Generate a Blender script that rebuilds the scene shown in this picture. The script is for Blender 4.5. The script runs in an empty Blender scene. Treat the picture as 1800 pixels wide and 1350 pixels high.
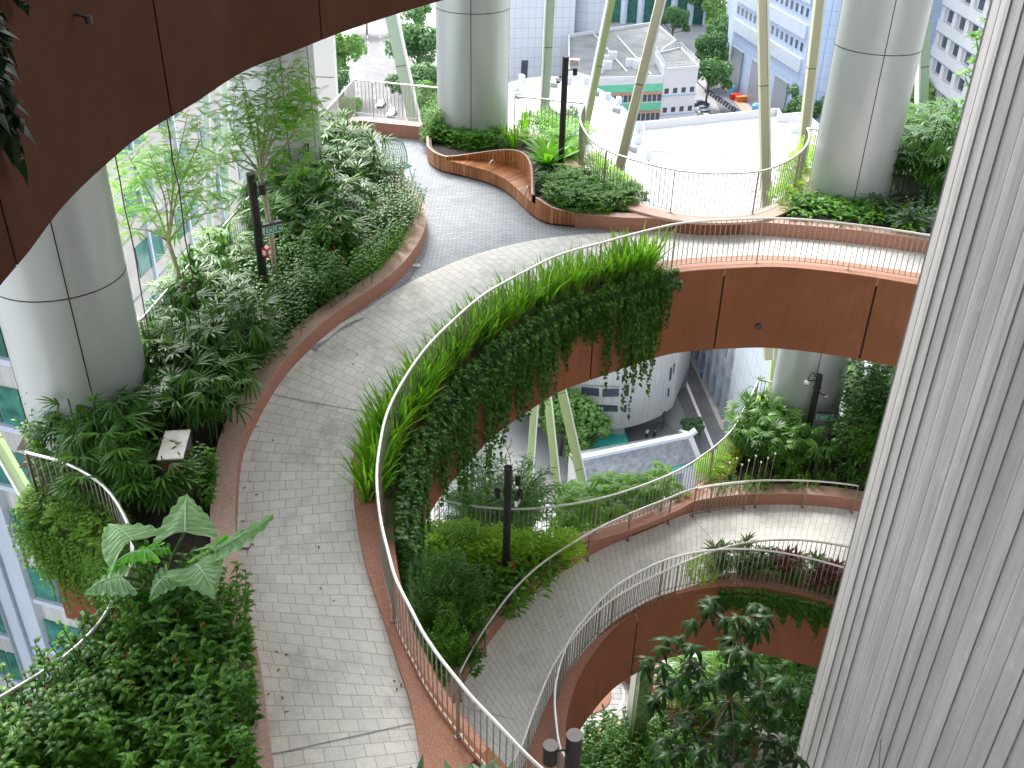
import bpy, bmesh, math, random
from mathutils import Vector, Matrix
from mathutils.geometry import tessellate_polygon
R = math.radians
random.seed(7)
scene = bpy.context.scene
COL = scene.collection
# ---------------------------------------------------------------- camera
F = 1750.0
VPX, VPY = 835.0, 3500.0
dn = Vector(((VPX-900)/F, -(VPY-675)/F, -1)).normalized()
UPC = -dn
FWC = (Vector((0,0,-1)) - UPC*Vector((0,0,-1)).dot(UPC)).normalized()
XC = FWC.cross(UPC)
ROT = Matrix((XC, FWC, UPC))            # camera -> world
def ray(px, py): return ROT @ Vector(((px-900)/F, -(py-675)/F, -1))
def P(px, py, z):
    d = ray(px, py); return d*(z/d.z)
def PY(px, py, Y):
    d = ray(px, py); return d*(Y/d.y)
def PS(px, py, zf, h=0.0):
    z = zf(18.0)+h
    for _ in range(25):
        p = P(px, py, z); z = 0.5*z+0.5*(zf(p.y)+h)
    return P(px, py, z)
def proj(v):
    c = ROT.transposed() @ Vector(v)
    return (900+F*c.x/-c.z, 675-F*c.y/-c.z)
def zat(X, Y, py):                       # height above (X,Y) seen at image row py
    lo, hi = -90.0, 30.0
    for _ in range(50):
        m = (lo+hi)/2
        if proj((X,Y,m))[1] > py: lo = m
        else: hi = m
    return (lo+hi)/2
cam = bpy.data.cameras.new('camera'); camo = bpy.data.objects.new('camera', cam); COL.objects.link(camo)
cam.sensor_fit = 'HORIZONTAL'; cam.sensor_width = 36; cam.lens = F*36/1800
cam.clip_start = .1; cam.clip_end = 3000
camo.matrix_world = ROT.to_4x4(); scene.camera = camo
def zd1(Y):
    t = max(0, 17.3-Y); return -9.8 - .20*t*t/(t+1.2)
def zd2(Y):
    t = max(0, 21-Y); return -17.2 - .12*t*t/(t+1)
Z3 = -25.2
ZG = -80.0
def zg(Y): return ZG
# ---------------------------------------------------------------- object helpers
def tag(o, label=None, cat=None, group=None, kind=None):
    if label: o['label'] = label
    if cat: o['category'] = cat
    if group: o['group'] = group
    if kind: o['kind'] = kind
    return o
def empty(name, loc, rz=0, **kw):
    o = bpy.data.objects.new(name, None); COL.objects.link(o)
    o.location = loc; o.rotation_euler = (0,0,rz); o.empty_display_size = .2
    return tag(o, **kw)
class MB:
    def __init__(s): s.v=[]; s.f=[]; s.uv=None; s.mi=[]; s.m=0
    def add(s, vs, fs):
        b=len(s.v); s.v += [tuple(v) for v in vs]
        for f in fs: s.f.append(tuple(b+i for i in f)); s.mi.append(s.m)
    def box(s, c, d, rz=0, ax=None):
        x,y,z=[q/2 for q in d]
        M = Matrix.Rotation(rz,3,'Z') if ax is None else ax
        vs=[Vector(c)+M@Vector((a*x,b*y,e*z)) for a in(-1,1) for b in(-1,1) for e in(-1,1)]
        s.add(vs,[(0,1,3,2),(4,6,7,5),(0,4,5,1),(2,3,7,6),(0,2,6,4),(1,5,7,3)])
    def tube(s, pts, r, n=8, cap=True, radii=None):
        pts=[Vector(p) for p in pts]; vs=[]; N=len(pts)
        prev=None
        for i,p in enumerate(pts):
            t=(pts[min(i+1,N-1)]-pts[max(i-1,0)])
            if t.length<1e-9: t=Vector((0,0,1))
            t.normalize()
            a = prev if prev is not None else (Vector((0,0,1)) if abs(t.z)<.9 else Vector((1,0,0)))
            u=(a - t*a.dot(t)); 
            if u.length<1e-6: u=t.orthogonal()
            u.normalize(); w=t.cross(u); prev=u
            rr = radii[i] if radii else r
            for k in range(n):
                an=2*math.pi*k/n; vs.append(p+u*math.cos(an)*rr+w*math.sin(an)*rr)
        fs=[(i*n+k,i*n+(k+1)%n,(i+1)*n+(k+1)%n,(i+1)*n+k) for i in range(N-1) for k in range(n)]
        if cap: fs += [tuple(range(n))[::-1], tuple((N-1)*n+k for k in range(n))]
        s.add(vs,fs)
    def cyl(s, c, r, h, n=24, r2=None):
        c=Vector(c); s.tube([c,c+Vector((0,0,h))],r,n,True,[r,r2 if r2 is not None else r])
    def prism(s, poly, z0, z1):
        n=len(poly); b=[Vector((p[0],p[1],z0)) for p in poly]; t=[Vector((p[0],p[1],z1)) for p in poly]
        tr=tessellate_polygon([t])
        fs=[(i,(i+1)%n,n+(i+1)%n,n+i) for i in range(n)]
        for q in tr: fs.append(tuple(n+i for i in q)); fs.append(tuple(i for i in q)[::-1])
        s.add(b+t,fs)
    def sheet(s, poly, z):
        t=[Vector((p[0],p[1],z)) for p in poly]
        s.add(t,[tuple(q) for q in tessellate_polygon([t])])
    def build(s, name, mat, parent=None, smooth=False, loc=None, label=None, cat=None, group=None, kind=None, fixn=True, rz=0):
        me=bpy.data.meshes.new(name); me.from_pydata(s.v,[],s.f)
        mats = mat if isinstance(mat,(list,tuple)) else [mat]
        for m in mats: me.materials.append(m)
        if len(mats)>1: me.polygons.foreach_set('material_index', s.mi)
        if s.uv:
            ul=me.uv_layers.new(name='UVMap')
            for l in me.loops: ul.data[l.index].uv = s.uv[l.vertex_index]
        if fixn:
            bm=bmesh.new(); bm.from_mesh(me); bmesh.ops.recalc_face_normals(bm,faces=bm.faces); bm.to_mesh(me); bm.free()
        if smooth:
            me.polygons.foreach_set('use_smooth',[True]*len(me.polygons))
            if smooth!='all':
                try: me.set_sharp_from_angle(angle=R(38))
                except Exception: pass
        me.update()
        o=bpy.data.objects.new(name,me); COL.objects.link(o)
        if parent: o.parent=parent
        if loc is not None: o.location=loc
        if rz: o.rotation_euler=(0,0,rz)
        return tag(o,label,cat,group,kind)
def origin_to(o, p):                     # put the object's own origin at p, geometry stays
    p=Vector(p); o.data.transform(Matrix.Translation(-p)); o.location=p; return o
def localize(root):                      # parts built in world coords under an Empty with a location
    M=Matrix.LocRotScale(root.location, root.rotation_euler, root.scale).inverted()
    for ch in list(COL.objects):
        if ch.parent is root and not ch.get('_loc') :
            if ch.type=='MESH' and ch.location.length<1e-9: ch.data.transform(M)
def copy_tree(o, parent=None):
    c=o.copy(); COL.objects.link(c)
    if parent: c.parent=parent
    for ch in KIDS.get(o.name,[]): copy_tree(ch,c)
    return c
KIDS={}
def catmull(pts, step=.25, closed=False):
    pts=[Vector(p) for p in pts]; n=len(pts); out=[]
    for i in range(n if closed else n-1):
        if closed: p0,p1,p2,p3=pts[i-1],pts[i],pts[(i+1)%n],pts[(i+2)%n]
        else: p0,p1,p2,p3=pts[max(i-1,0)],pts[i],pts[i+1],pts[min(i+2,n-1)]
        if i==0 and not closed: p0=p1*2-p2
        if i==n-2 and not closed: p3=p2*2-p1
        t0=0; a=max((p1-p0).length,1e-6)**.5; b=max((p2-p1).length,1e-6)**.5; c=max((p3-p2).length,1e-6)**.5
        t1=a; t2=a+b; t3=a+b+c
        k=max(1,int((p2-p1).length/step+.5))
        for j in range(k):
            t=t1+(t2-t1)*j/k
            A1=p0*((t1-t)/(t1-t0))+p1*((t-t0)/(t1-t0)); A2=p1*((t2-t)/(t2-t1))+p2*((t-t1)/(t2-t1)); A3=p2*((t3-t)/(t3-t2))+p3*((t-t2)/(t3-t2))
            B1=A1*((t2-t)/(t2-t0))+A2*((t-t0)/(t2-t0)); B2=A2*((t3-t)/(t3-t1))+A3*((t-t1)/(t3-t1))
            out.append(B1*((t2-t)/(t2-t1))+B2*((t-t1)/(t2-t1)))
    if not closed: out.append(pts[-1].copy())
    return out
def smooth_z(c, zf, h=0): return [Vector((p.x,p.y,zf(p.y)+h)) for p in c]
def curve(px, zf, h=0, step=.25, sm=True):
    w=[PS(x,y,zf,h) for x,y in px]
    return catmull(w,step) if sm else w
def length(c): return sum((c[i+1]-c[i]).length for i in range(len(c)-1))
def resample(c, n):
    if len(c)==1: return [c[0].copy() for _ in range(n)]
    L=[0]
    for i in range(len(c)-1): L.append(L[-1]+(c[i+1]-c[i]).length)
    out=[]; j=0
    for k in range(n):
        s=L[-1]*k/(n-1)
        while j<len(c)-2 and L[j+1]<s: j+=1
        t=(s-L[j])/max(L[j+1]-L[j],1e-9); out.append(c[j].lerp(c[j+1],min(max(t,0),1)))
    return out
def normals(c):
    out=[]
    for i in range(len(c)):
        t=c[min(i+1,len(c)-1)]-c[max(i-1,0)]; t.z=0
        if t.length<1e-9: t=Vector((1,0,0))
        t.normalize(); out.append(Vector((-t.y,t.x,0)))
    return out
def offset(c, d):
    ns=normals(c); return [p+n*d for p,n in zip(c,ns)]
def sweep(mb, c, prof, cap=True, closedprof=True):
    ns=normals(c); m=len(prof); vs=[]
    for p,n in zip(c,ns):
        for o,h in prof: vs.append(p+n*o+Vector((0,0,h)))
    fs=[]; K=m if closedprof else m-1
    for i in range(len(c)-1):
        for k in range(K): fs.append((i*m+k,i*m+(k+1)%m,(i+1)*m+(k+1)%m,(i+1)*m+k))
    if cap and closedprof: fs+= [tuple(range(m)),tuple((len(c)-1)*m+k for k in range(m))[::-1]]
    mb.add(vs,fs)
def inpoly(x,y,poly):
    c=False; n=len(poly); j=n-1
    for i in range(n):
        xi,yi=poly[i][0],poly[i][1]; xj,yj=poly[j][0],poly[j][1]
        if (yi>y)!=(yj>y) and x<(xj-xi)*(y-yi)/(yj-yi)+xi: c=not c
        j=i
    return c
def grid(mb, poly, zf, h, cell=.2, strict=False):
    xs=[p[0] for p in poly]; ys=[p[1] for p in poly]; ix={}
    def vid(i,j):
        if (i,j) not in ix:
            x=min(xs)+i*cell; y=min(ys)+j*cell; ix[(i,j)]=len(mb.v); mb.v.append((x,y,zf(y)+h))
        return ix[(i,j)]
    for i in range(int((max(xs)-min(xs))/cell)+1):
        for j in range(int((max(ys)-min(ys))/cell)+1):
            if inpoly(min(xs)+(i+.5)*cell, min(ys)+(j+.5)*cell, poly) and (not strict or all(inpoly(min(xs)+(i+a_)*cell,min(ys)+(j+b_)*cell,poly) for a_ in (-.2,1.2) for b_ in (-.2,1.2))):
                mb.f.append((vid(i,j),vid(i+1,j),vid(i+1,j+1),vid(i,j+1))); mb.mi.append(mb.m)
def near(c,p): return min(range(len(c)),key=lambda i:(c[i].xy-p.xy).length)
def paired(A,B,pins,n):
    ia=[0]+[near(A,p) for p,q in pins]+[len(A)-1]; ib=[0]+[near(B,q) for p,q in pins]+[len(B)-1]
    for q in (ia,ib):
        for k in range(1,len(q)): q[k]=max(q[k],q[k-1])
    LT=length(A)+length(B); a=[];b=[]
    for k in range(len(ia)-1):
        sa=A[ia[k]:ia[k+1]+1]; sb=B[ib[k]:ib[k+1]+1]; m=max(4,int(n*(length(sa)+length(sb))/LT))
        ra=resample(sa,m); rb_=resample(sb,m)
        if k: ra=ra[1:]; rb_=rb_[1:]
        a+=ra; b+=rb_
    return a,b
def ribbon(name, A, B, n, mat, h=0.0, m=6, pins=None, **kw):
    if pins: a,b=paired(A,B,pins,n); n=len(a)
    else: a=resample(A,n); b=resample(B,n)
    mb=MB()
    mb=MB(); mb.uv=[]; u=0
    for i in range(n):
        if i: u+=((a[i]+b[i])/2-(a[i-1]+b[i-1])/2).length
        w=(a[i]-b[i]).length
        for k in range(m+1):
            t=k/m; p=a[i].lerp(b[i],t); mb.v.append((p.x,p.y,p.z+h)); mb.uv.append((w*t,u))
    for i in range(n-1):
        for k in range(m):
            mb.f.append((i*(m+1)+k,i*(m+1)+k+1,(i+1)*(m+1)+k+1,(i+1)*(m+1)+k)); mb.mi.append(0)
    return mb.build(name,mat,smooth=True,fixn=False,**kw)
# ---------------------------------------------------------------- materials
MATS={}
def newmat(name):
    m=bpy.data.materials.new(name); m.use_nodes=True; nt=m.node_tree; nt.nodes.clear()
    o=nt.nodes.new('ShaderNodeOutputMaterial'); b=nt.nodes.new('ShaderNodeBsdfPrincipled'); nt.links.new(b.outputs[0],o.inputs[0])
    MATS[name]=m; return m,nt,b
def N(nt,t,**kw):
    n=nt.nodes.new(t)
    for k,v in kw.items():
        if k=='inp':
            for a,q in v.items(): n.inputs[a].default_value=q
        else: setattr(n,k,v)
    return n
def ramp(nt, fac, stops, interp='LINEAR'):
    r=N(nt,'ShaderNodeValToRGB'); r.color_ramp.interpolation=interp
    el=r.color_ramp.elements
    while len(el)<len(stops): el.new(.5)
    for e,(p,c) in zip(el,stops): e.position=p; e.color=(*c,1) if len(c)==3 else c
    nt.links.new(fac,r.inputs[0]); return r.outputs[0]
def mix(nt,a,b,f,mode='MIX'):
    m=N(nt,'ShaderNodeMix',data_type='RGBA',blend_type=mode)
    for i,v in ((6,a),(7,b)):
        if hasattr(v,'is_output') or hasattr(v,'links'): nt.links.new(v,m.inputs[i])
        else: m.inputs[i].default_value=(*v,1)
    if hasattr(f,'links'): nt.links.new(f,m.inputs[0])
    else: m.inputs[0].default_value=f
    return m.outputs[2]
def coords(nt, kind='Object', scale=(1,1,1)):
    t=N(nt,'ShaderNodeTexCoord'); mp=N(nt,'ShaderNodeMapping'); mp.inputs['Scale'].default_value=scale
    if kind=='World':
        g=N(nt,'ShaderNodeNewGeometry'); nt.links.new(g.outputs['Position'],mp.inputs[0])
    else: nt.links.new(t.outputs[kind],mp.inputs[0])
    return mp.outputs[0]
def noise(nt,vec,scale,detail=4,rough=.6):
    n=N(nt,'ShaderNodeTexNoise',inp={'Scale':scale,'Detail':detail,'Roughness':rough}); nt.links.new(vec,n.inputs['Vector']); return n.outputs['Fac']
def bump(nt,b,h,strength=.3,dist=.01):
    bn=N(nt,'ShaderNodeBump',inp={'Strength':strength,'Distance':dist}); nt.links.new(h,bn.inputs['Height']); nt.links.new(bn.outputs[0],b.inputs['Normal'])
def simple(name,c,rough=.6,metal=0,var=.12,scale=3,spec=.5,fine=0):
    m,nt,b=newmat(name); v=coords(nt,'World')
    f=noise(nt,v,scale); lo=tuple(x*(1-var) for x in c); hi=tuple(min(1,x*(1+var)) for x in c)
    col=ramp(nt,f,[(.3,lo),(.7,hi)])
    if fine:
        f2=noise(nt,v,fine,2); col=mix(nt,col,(0,0,0),ramp(nt,f2,[(.35,(.25,)*3),(.6,(0,)*3)]))
    nt.links.new(col,b.inputs['Base Color']); b.inputs['Roughness'].default_value=rough; b.inputs['Metallic'].default_value=metal
    b.inputs['Specular IOR Level'].default_value=spec
    return m
# paving (UV in metres)
def paving(name, c1, c2, mortar, bw, rh, uv='UV', stain=.5, gap=.006, off=.5):
    m,nt,b=newmat(name)
    v=coords(nt,uv) if uv=='UV' else coords(nt,'World')
    br=N(nt,'ShaderNodeTexBrick',offset=off,inp={'Scale':1.0,'Mortar Size':gap,'Mortar Smooth':.2,'Bias':0.0,'Brick Width':bw,'Row Height':rh})
    br.inputs['Color1'].default_value=(*c1,1); br.inputs['Color2'].default_value=(*c2,1); br.inputs['Mortar'].default_value=(*mortar,1)
    wob=N(nt,'ShaderNodeTexNoise',inp={'Scale':.7,'Detail':2.0}); nt.links.new(v,wob.inputs['Vector'])
    wa=N(nt,'ShaderNodeVectorMath',operation='SCALE'); wa.inputs['Scale'].default_value=.06; nt.links.new(wob.outputs['Color'],wa.inputs[0])
    wd=N(nt,'ShaderNodeVectorMath',operation='ADD'); nt.links.new(v,wd.inputs[0]); nt.links.new(wa.outputs[0],wd.inputs[1])
    nt.links.new(wd.outputs[0],br.inputs['Vector'])
    w=coords(nt,'World')
    st=noise(nt,w,.8,6,.7); st2=noise(nt,w,9,4,.7); st3=noise(nt,w,120,2)
    col=br.outputs['Color']
    col=mix(nt,col,tuple(x*.42 for x in c1),ramp(nt,st,[(.52,(0,)*3),(.66,(stain,)*3)]))
    col=mix(nt,col,tuple(x*.7 for x in c1),ramp(nt,st2,[(.45,(0,)*3),(.75,(stain*.9,)*3)]))
    col=mix(nt,col,(.02,.02,.02),ramp(nt,st3,[(.3,(.18,)*3),(.55,(0,)*3)]))
    nt.links.new(col,b.inputs['Base Color']); b.inputs['Roughness'].default_value=.75
    inv=N(nt,'ShaderNodeMath',operation='SUBTRACT'); inv.inputs[0].default_value=1; nt.links.new(br.outputs['Fac'],inv.inputs[1])
    bump(nt,b,inv.outputs[0],.5,.006)
    return m
paving('pave_light',(.73,.72,.675),(.64,.635,.60),(.36,.355,.33),.27,.20,stain=.55,gap=.006,off=.37)
paving('pave_blue',(.36,.39,.42),(.28,.31,.345),(.15,.155,.16),.20,.10,uv='World',stain=.3,gap=.008)
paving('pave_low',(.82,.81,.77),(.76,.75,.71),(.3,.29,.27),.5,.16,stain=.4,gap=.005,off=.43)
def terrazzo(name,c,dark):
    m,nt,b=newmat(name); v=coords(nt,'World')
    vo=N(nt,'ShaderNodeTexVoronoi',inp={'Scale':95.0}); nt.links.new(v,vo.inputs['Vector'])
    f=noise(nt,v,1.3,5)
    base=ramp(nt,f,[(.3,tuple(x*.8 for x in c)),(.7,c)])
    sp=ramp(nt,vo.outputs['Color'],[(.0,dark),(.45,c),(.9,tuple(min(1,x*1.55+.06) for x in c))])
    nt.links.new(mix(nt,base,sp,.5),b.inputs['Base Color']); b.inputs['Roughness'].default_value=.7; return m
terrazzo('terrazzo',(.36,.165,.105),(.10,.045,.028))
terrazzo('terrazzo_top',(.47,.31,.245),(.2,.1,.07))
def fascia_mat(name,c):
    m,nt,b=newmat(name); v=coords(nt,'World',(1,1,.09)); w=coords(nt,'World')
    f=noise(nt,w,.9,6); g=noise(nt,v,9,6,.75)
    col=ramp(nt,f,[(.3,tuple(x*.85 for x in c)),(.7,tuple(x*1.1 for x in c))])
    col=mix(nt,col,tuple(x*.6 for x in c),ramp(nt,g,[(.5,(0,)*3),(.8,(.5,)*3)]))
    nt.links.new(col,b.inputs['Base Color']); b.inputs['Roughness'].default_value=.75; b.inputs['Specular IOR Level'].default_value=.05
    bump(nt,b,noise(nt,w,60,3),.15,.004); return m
fascia_mat('fascia',(.235,.096,.050)); fascia_mat('fascia_shaded',(.074,.030,.017))  # second is the same rust with the overhead bridge's shade put into its colour
simple('seam',(.03,.015,.012),.8)
simple('joint_line',(.27,.265,.25),.9)
simple('board_seam',(.24,.235,.225),.9)
simple('rail_steel',(.66,.64,.60),.32,.75,.05,8)
simple('baluster_steel',(.30,.285,.25),.45,.4,.1,8)
simple('post_bronze',(.34,.29,.23),.5,.4,.1,8)
simple('soil',(.03,.022,.015),.95,0,.4,14)
simple('dark_pole',(.028,.026,.026),.45,.3,.1,5)
simple('dark_cap',(.045,.042,.042),.6,0,.1,5)
simple('ceiling_mat',(.45,.45,.44),.8)
def panel_metal():
    m,nt,b=newmat('column_panel'); v=coords(nt,'World',(1,1,.3))
    col=ramp(nt,noise(nt,v,1.2,4),[(.3,(.45,.485,.48)),(.7,(.52,.55,.545))])
    nt.links.new(col,b.inputs['Base Color']); b.inputs['Roughness'].default_value=.38; b.inputs['Metallic'].default_value=.35
    return m
panel_metal()
def concrete(name,c):
    m,nt,b=newmat(name); v=coords(nt,'World',(1,1,.12)); w=coords(nt,'World')
    f=noise(nt,v,2.2,6,.65); g=noise(nt,coords(nt,'World',(1,1,.06)),16,4,.6); h=noise(nt,w,3.5,6,.7)
    col=ramp(nt,f,[(.25,tuple(x*.78 for x in c)),(.75,tuple(min(1,x*1.12) for x in c))])
    col=mix(nt,col,tuple(x*.62 for x in c),ramp(nt,g,[(.45,(0,)*3),(.75,(.6,)*3)]))
    col=mix(nt,col,tuple(min(1,x*1.35) for x in c),ramp(nt,h,[(.58,(0,)*3),(.72,(.5,)*3)]))
    pp_=noise(nt,coords(nt,'World',(1,1,.012)),5.5,1,.5); col=mix(nt,col,tuple(x*.62 for x in c),ramp(nt,pp_,[(.42,(.28,)*3),(.58,(0,)*3)]))
    nt.links.new(col,b.inputs['Base Color']); b.inputs['Roughness'].default_value=.8
    bump(nt,b,noise(nt,coords(nt,'World',(1,1,.1)),30,5),.35,.012); return m
concrete('core_concrete',(.47,.465,.45))
def wood():
    m,nt,b=newmat('bench_wood'); v=coords(nt,'World')
    g=N(nt,'ShaderNodeNewGeometry')
    col=ramp(nt,g.outputs['Random Per Island'],[(0,(.28,.095,.026)),(.4,(.46,.18,.055)),(.75,(.58,.26,.10)),(1,(.36,.125,.035))])
    s=noise(nt,coords(nt,'World',(6,6,1)),14,5,.7)
    col=mix(nt,col,(.07,.02,.008),ramp(nt,s,[(.4,(0,)*3),(.75,(.55,)*3)]))
    nt.links.new(col,b.inputs['Base Color']); b.inputs['Roughness'].default_value=.42
    return m
wood()
simple('bench_dark',(.05,.02,.012),.7)
SKYS,SUNS,SUNA=.75,4.7,18
SUNE,SUNAZ=48,-20
CEILZ=20
# ================================================================ DECK 1 curves
KERB_L=[(505,1500),(492,1420),(481,1346),(470,1257),(461,1194),(448,1139),(431,1054),(422,998),(417,943),(418,898),(428,800),(457,733),(500,663),(550,610),(600,568),(645,537),(683,510),(714,480),(735,450),(746,425),(749,400),(743,377),(724,354),(700,336),(675,320),(650,300),(632,275),(615,252)]
kerbL=curve(KERB_L,zd1)
LIGHT_EDGE=[(600,568),(640,546),(683,517),(733,490),(800,460),(867,438),(933,423),(1000,414),(1063,410),(1100,408),(1200,407),(1290,411),(1377,417),(1500,428),(1647,450),(1760,472),(1900,505)]
ledge_line=curve([q for q in KERB_L if q[1]>=568]+LIGHT_EDGE[1:],zd1)
RAIL_IN=[(1655,417),(1543,400),(1460,390),(1377,384),(1287,386),(1200,392),(1130,407),(1057,427),(983,448),(917,480),(857,513),(800,560),(750,610),(710,667),(680,727),(665,800),(662,837),(664,876),(670,920),(680,961),(697,1021),(721,1068),(744,1113),(768,1149),(798,1187),(827,1223),(872,1270),(916,1317),(962,1360),(1010,1395)]
KIN=.10   # low inner kerb height
railin=curve(RAIL_IN,zd1,KIN+1.1)
# extend to the right beyond the concrete core
d=(railin[0]-railin[3]).normalized(); railin=[railin[0]+d*2.4,railin[0]+d*1.2]+railin
railin=[Vector((p.x,p.y,zd1(p.y)+KIN)) for p in railin]
# right side normal: walking right->left->down, path is on the RIGHT hand => offset negative
PATH_IN=[(624,798),(621,852),(625,911),(633,955),(644,997),(650,1021),(667,1074),(691,1140),(700,1175),(715,1217),(730,1276),(738,1335),(744,1420),(748,1500)]
pin_low=curve(PATH_IN,zd1)
up=[p for p in railin if p.y>pin_low[0].y+.55]
pin_up=[Vector((p.x,p.y,zd1(p.y))) for p in offset(up,-.42)]
path_in=catmull(pin_up[::4]+[pin_low[0]]+pin_low[2::3],.25)
path_in=[Vector((p.x,p.y,zd1(p.y))) for p in path_in]
path_out=list(reversed(ledge_line))
pp=lambda x,y:PS(x,y,zd1)
pins_path=[(pp(1377,417),pp(1370,475)),(pp(1100,408),pp(1130,470)),(pp(867,438),pp(960,500)),(pp(683,517),pp(800,600)),(pp(550,610),pp(690,690)),(pp(457,733),pp(640,760)),(pp(418,898),pp(622,880)),(pp(448,1139),pp(700,1175))]
ribbon('walkway_paving',path_out,path_in,200,MATS['pave_light'],kind='structure',pins=pins_path)
# plaza paving (blue-grey) flat
FRONT=[(757,248),(752,262),(751,275),(753,287),(772,301),(815,312),(860,325),(890,340),(915,362),(937,382),(965,395),(1010,399)]
FRONT2=[(1010,399),(1050,402),(1100,406),(1200,407),(1290,411),(1377,417),(1500,428),(1647,450),(1760,472),(1900,505)]
front=curve(FRONT,zd1,0,.08); front2=curve(FRONT2,zd1,0,.2)
CORN_IN=[(600,262),(633,235),(757,248)]
corn=[PS(x,y,zd1) for x,y in CORN_IN]
mb=MB(); pl=[p for p in kerbL if p.y>16.9]
poly=[(p.x-.15,p.y) for p in pl]+[(corn[1].x-.1,corn[1].y+.1),(corn[2].x,corn[2].y+.1)]+[(p.x+.1,p.y) for p in front]+[(p.x,p.y+.1) for p in front2[:20]]
q=[p for p in ledge_line if p.x<front2[18].x and p.y>17.3]
poly+=[(p.x,p.y-.4) for p in reversed(q)]
mb.sheet(poly,zd1(30)-.004+.0); mb.build('plaza_paving',MATS['pave_blue'],kind='structure')
# ---- kerbs
def kerb(name,c,side,w,h,label,cat='kerb',mats=('terrazzo','terrazzo_top'),base=-.25):
    root=empty(name,c[len(c)//2],label=label,cat=cat)
    mb=MB(); s=side
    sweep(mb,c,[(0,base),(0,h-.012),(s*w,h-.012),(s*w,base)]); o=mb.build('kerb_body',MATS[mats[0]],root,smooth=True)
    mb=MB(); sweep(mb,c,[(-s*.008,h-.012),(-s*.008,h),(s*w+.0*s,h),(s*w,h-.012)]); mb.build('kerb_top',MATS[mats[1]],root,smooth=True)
    localize(root); return root
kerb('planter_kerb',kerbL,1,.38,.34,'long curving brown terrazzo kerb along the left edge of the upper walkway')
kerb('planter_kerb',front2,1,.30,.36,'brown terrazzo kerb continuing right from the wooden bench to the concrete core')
cc=[corn[0],corn[1],corn[2]]
kerb('corner_kerb',[corn[0]+(corn[1]-corn[0])*t/8 for t in range(8)]+[corn[1]+(corn[2]-corn[1])*t/10 for t in range(11)],1,.42,.42,'angular brown kerb at the far corner of the plaza under the railing')
# inner low kerb on which the railing stands (between path and void)
fo=[p+Vector((0,0,-KIN)) for p in offset(railin,.22)]
a=path_in; NK=len(a)
def closest(c,p):
    best=None
    for u,v in zip(c,c[1:]):
        d=v-u; t=max(0,min(1,(p-u).dot(d)/max(d.dot(d),1e-9))); q=u+d*t; e_=(q-p).length
        if best is None or e_<best[0]: best=(e_,q)
    return best[1]
b=[closest(fo,p) for p in a]
root=empty('inner_kerb',a[40],label='low red terrazzo kerb on the void side of the upper walkway',cat='kerb')
mb=MB(); m=[]
for i in range(NK):
    p=a[i];q=b[i]; p2=Vector((q.x,q.y,zd1(q.y)))
    m+= [p+Vector((0,0,-.1)),p+Vector((0,0,KIN)),p2+Vector((0,0,KIN)),p2+Vector((0,0,-.1))]
mb.add(m,[(i*4+k,i*4+k+1,i*4+k+5,i*4+k+4) for i in range(NK-1) for k in range(3)])
mb.build('kerb_body',MATS['terrazzo'],root,smooth=True)
localize(root)
fas1=[Vector((p.x,p.y,zd1(p.y)+KIN)) for p in offset(railin,.22)]
# ---- fascia panels
def fpanel(mb,seg,h0,h1,th,hfun):
    ns=normals(seg); vs=[]
    for p,n in zip(seg,ns):
        b=hfun(p) if hfun else h1
        for o_,h in ((0,h0),(th,h0),(th,b),(0,b)): vs.append(p+n*o_+Vector((0,0,h)))
    m=4; fs=[(i*m+k,i*m+(k+1)%m,(i+1)*m+(k+1)%m,(i+1)*m+k) for i in range(len(seg)-1) for k in range(m)]
    fs+=[(0,1,2,3),tuple((len(seg)-1)*4+k for k in (3,2,1,0))]; mb.add(vs,fs)
def fascia(name,c,label,h0,h1,plen,mat='fascia',thick=.25,side=-1,fit=True,tilt=0.0,hfun=None):
    root=empty(name,c[len(c)//2],label=label,cat='walkway edge')
    if h0<1: c=offset(c,-side*.012); h0-=.015
    L=length(c); n=max(1,round(L/plen)); c=resample(c,n*14+1)
    for k in range(n):
        seg=[p.copy() for p in c[k*14:k*14+15]]
        g=.012
        if k>0: seg[0]=seg[0].lerp(seg[1],.022/max((seg[1]-seg[0]).length,.05))
        if k<n-1: seg[-1]=seg[-1].lerp(seg[-2],.022/max((seg[-1]-seg[-2]).length,.05))
        mb=MB(); fpanel(mb,seg,h0,h1,side*thick,hfun); mb.build('fascia_panel',MATS[mat],root,smooth=True)
    mb=MB(); fpanel(mb,offset(c,side*.05),h0-.05,h1+.05,side*.04,hfun); mb.build('joint_backing',MATS['seam'],root)
    localize(root); return root
ya=PS(664,890,zd1).y; yb=PS(700,1040,zd1).y
def h1f(p):
    if p.x>.5: return -2.15
    t=min(1,max(0,(ya-p.y)/(ya-yb))); return -2.15+1.87*t*t*(3-2*t)
fascia('walkway_fascia',fas1,'rust brown curved fascia wall below the upper walkway bridge',.0,-2.15,3.4,hfun=h1f)
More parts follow.
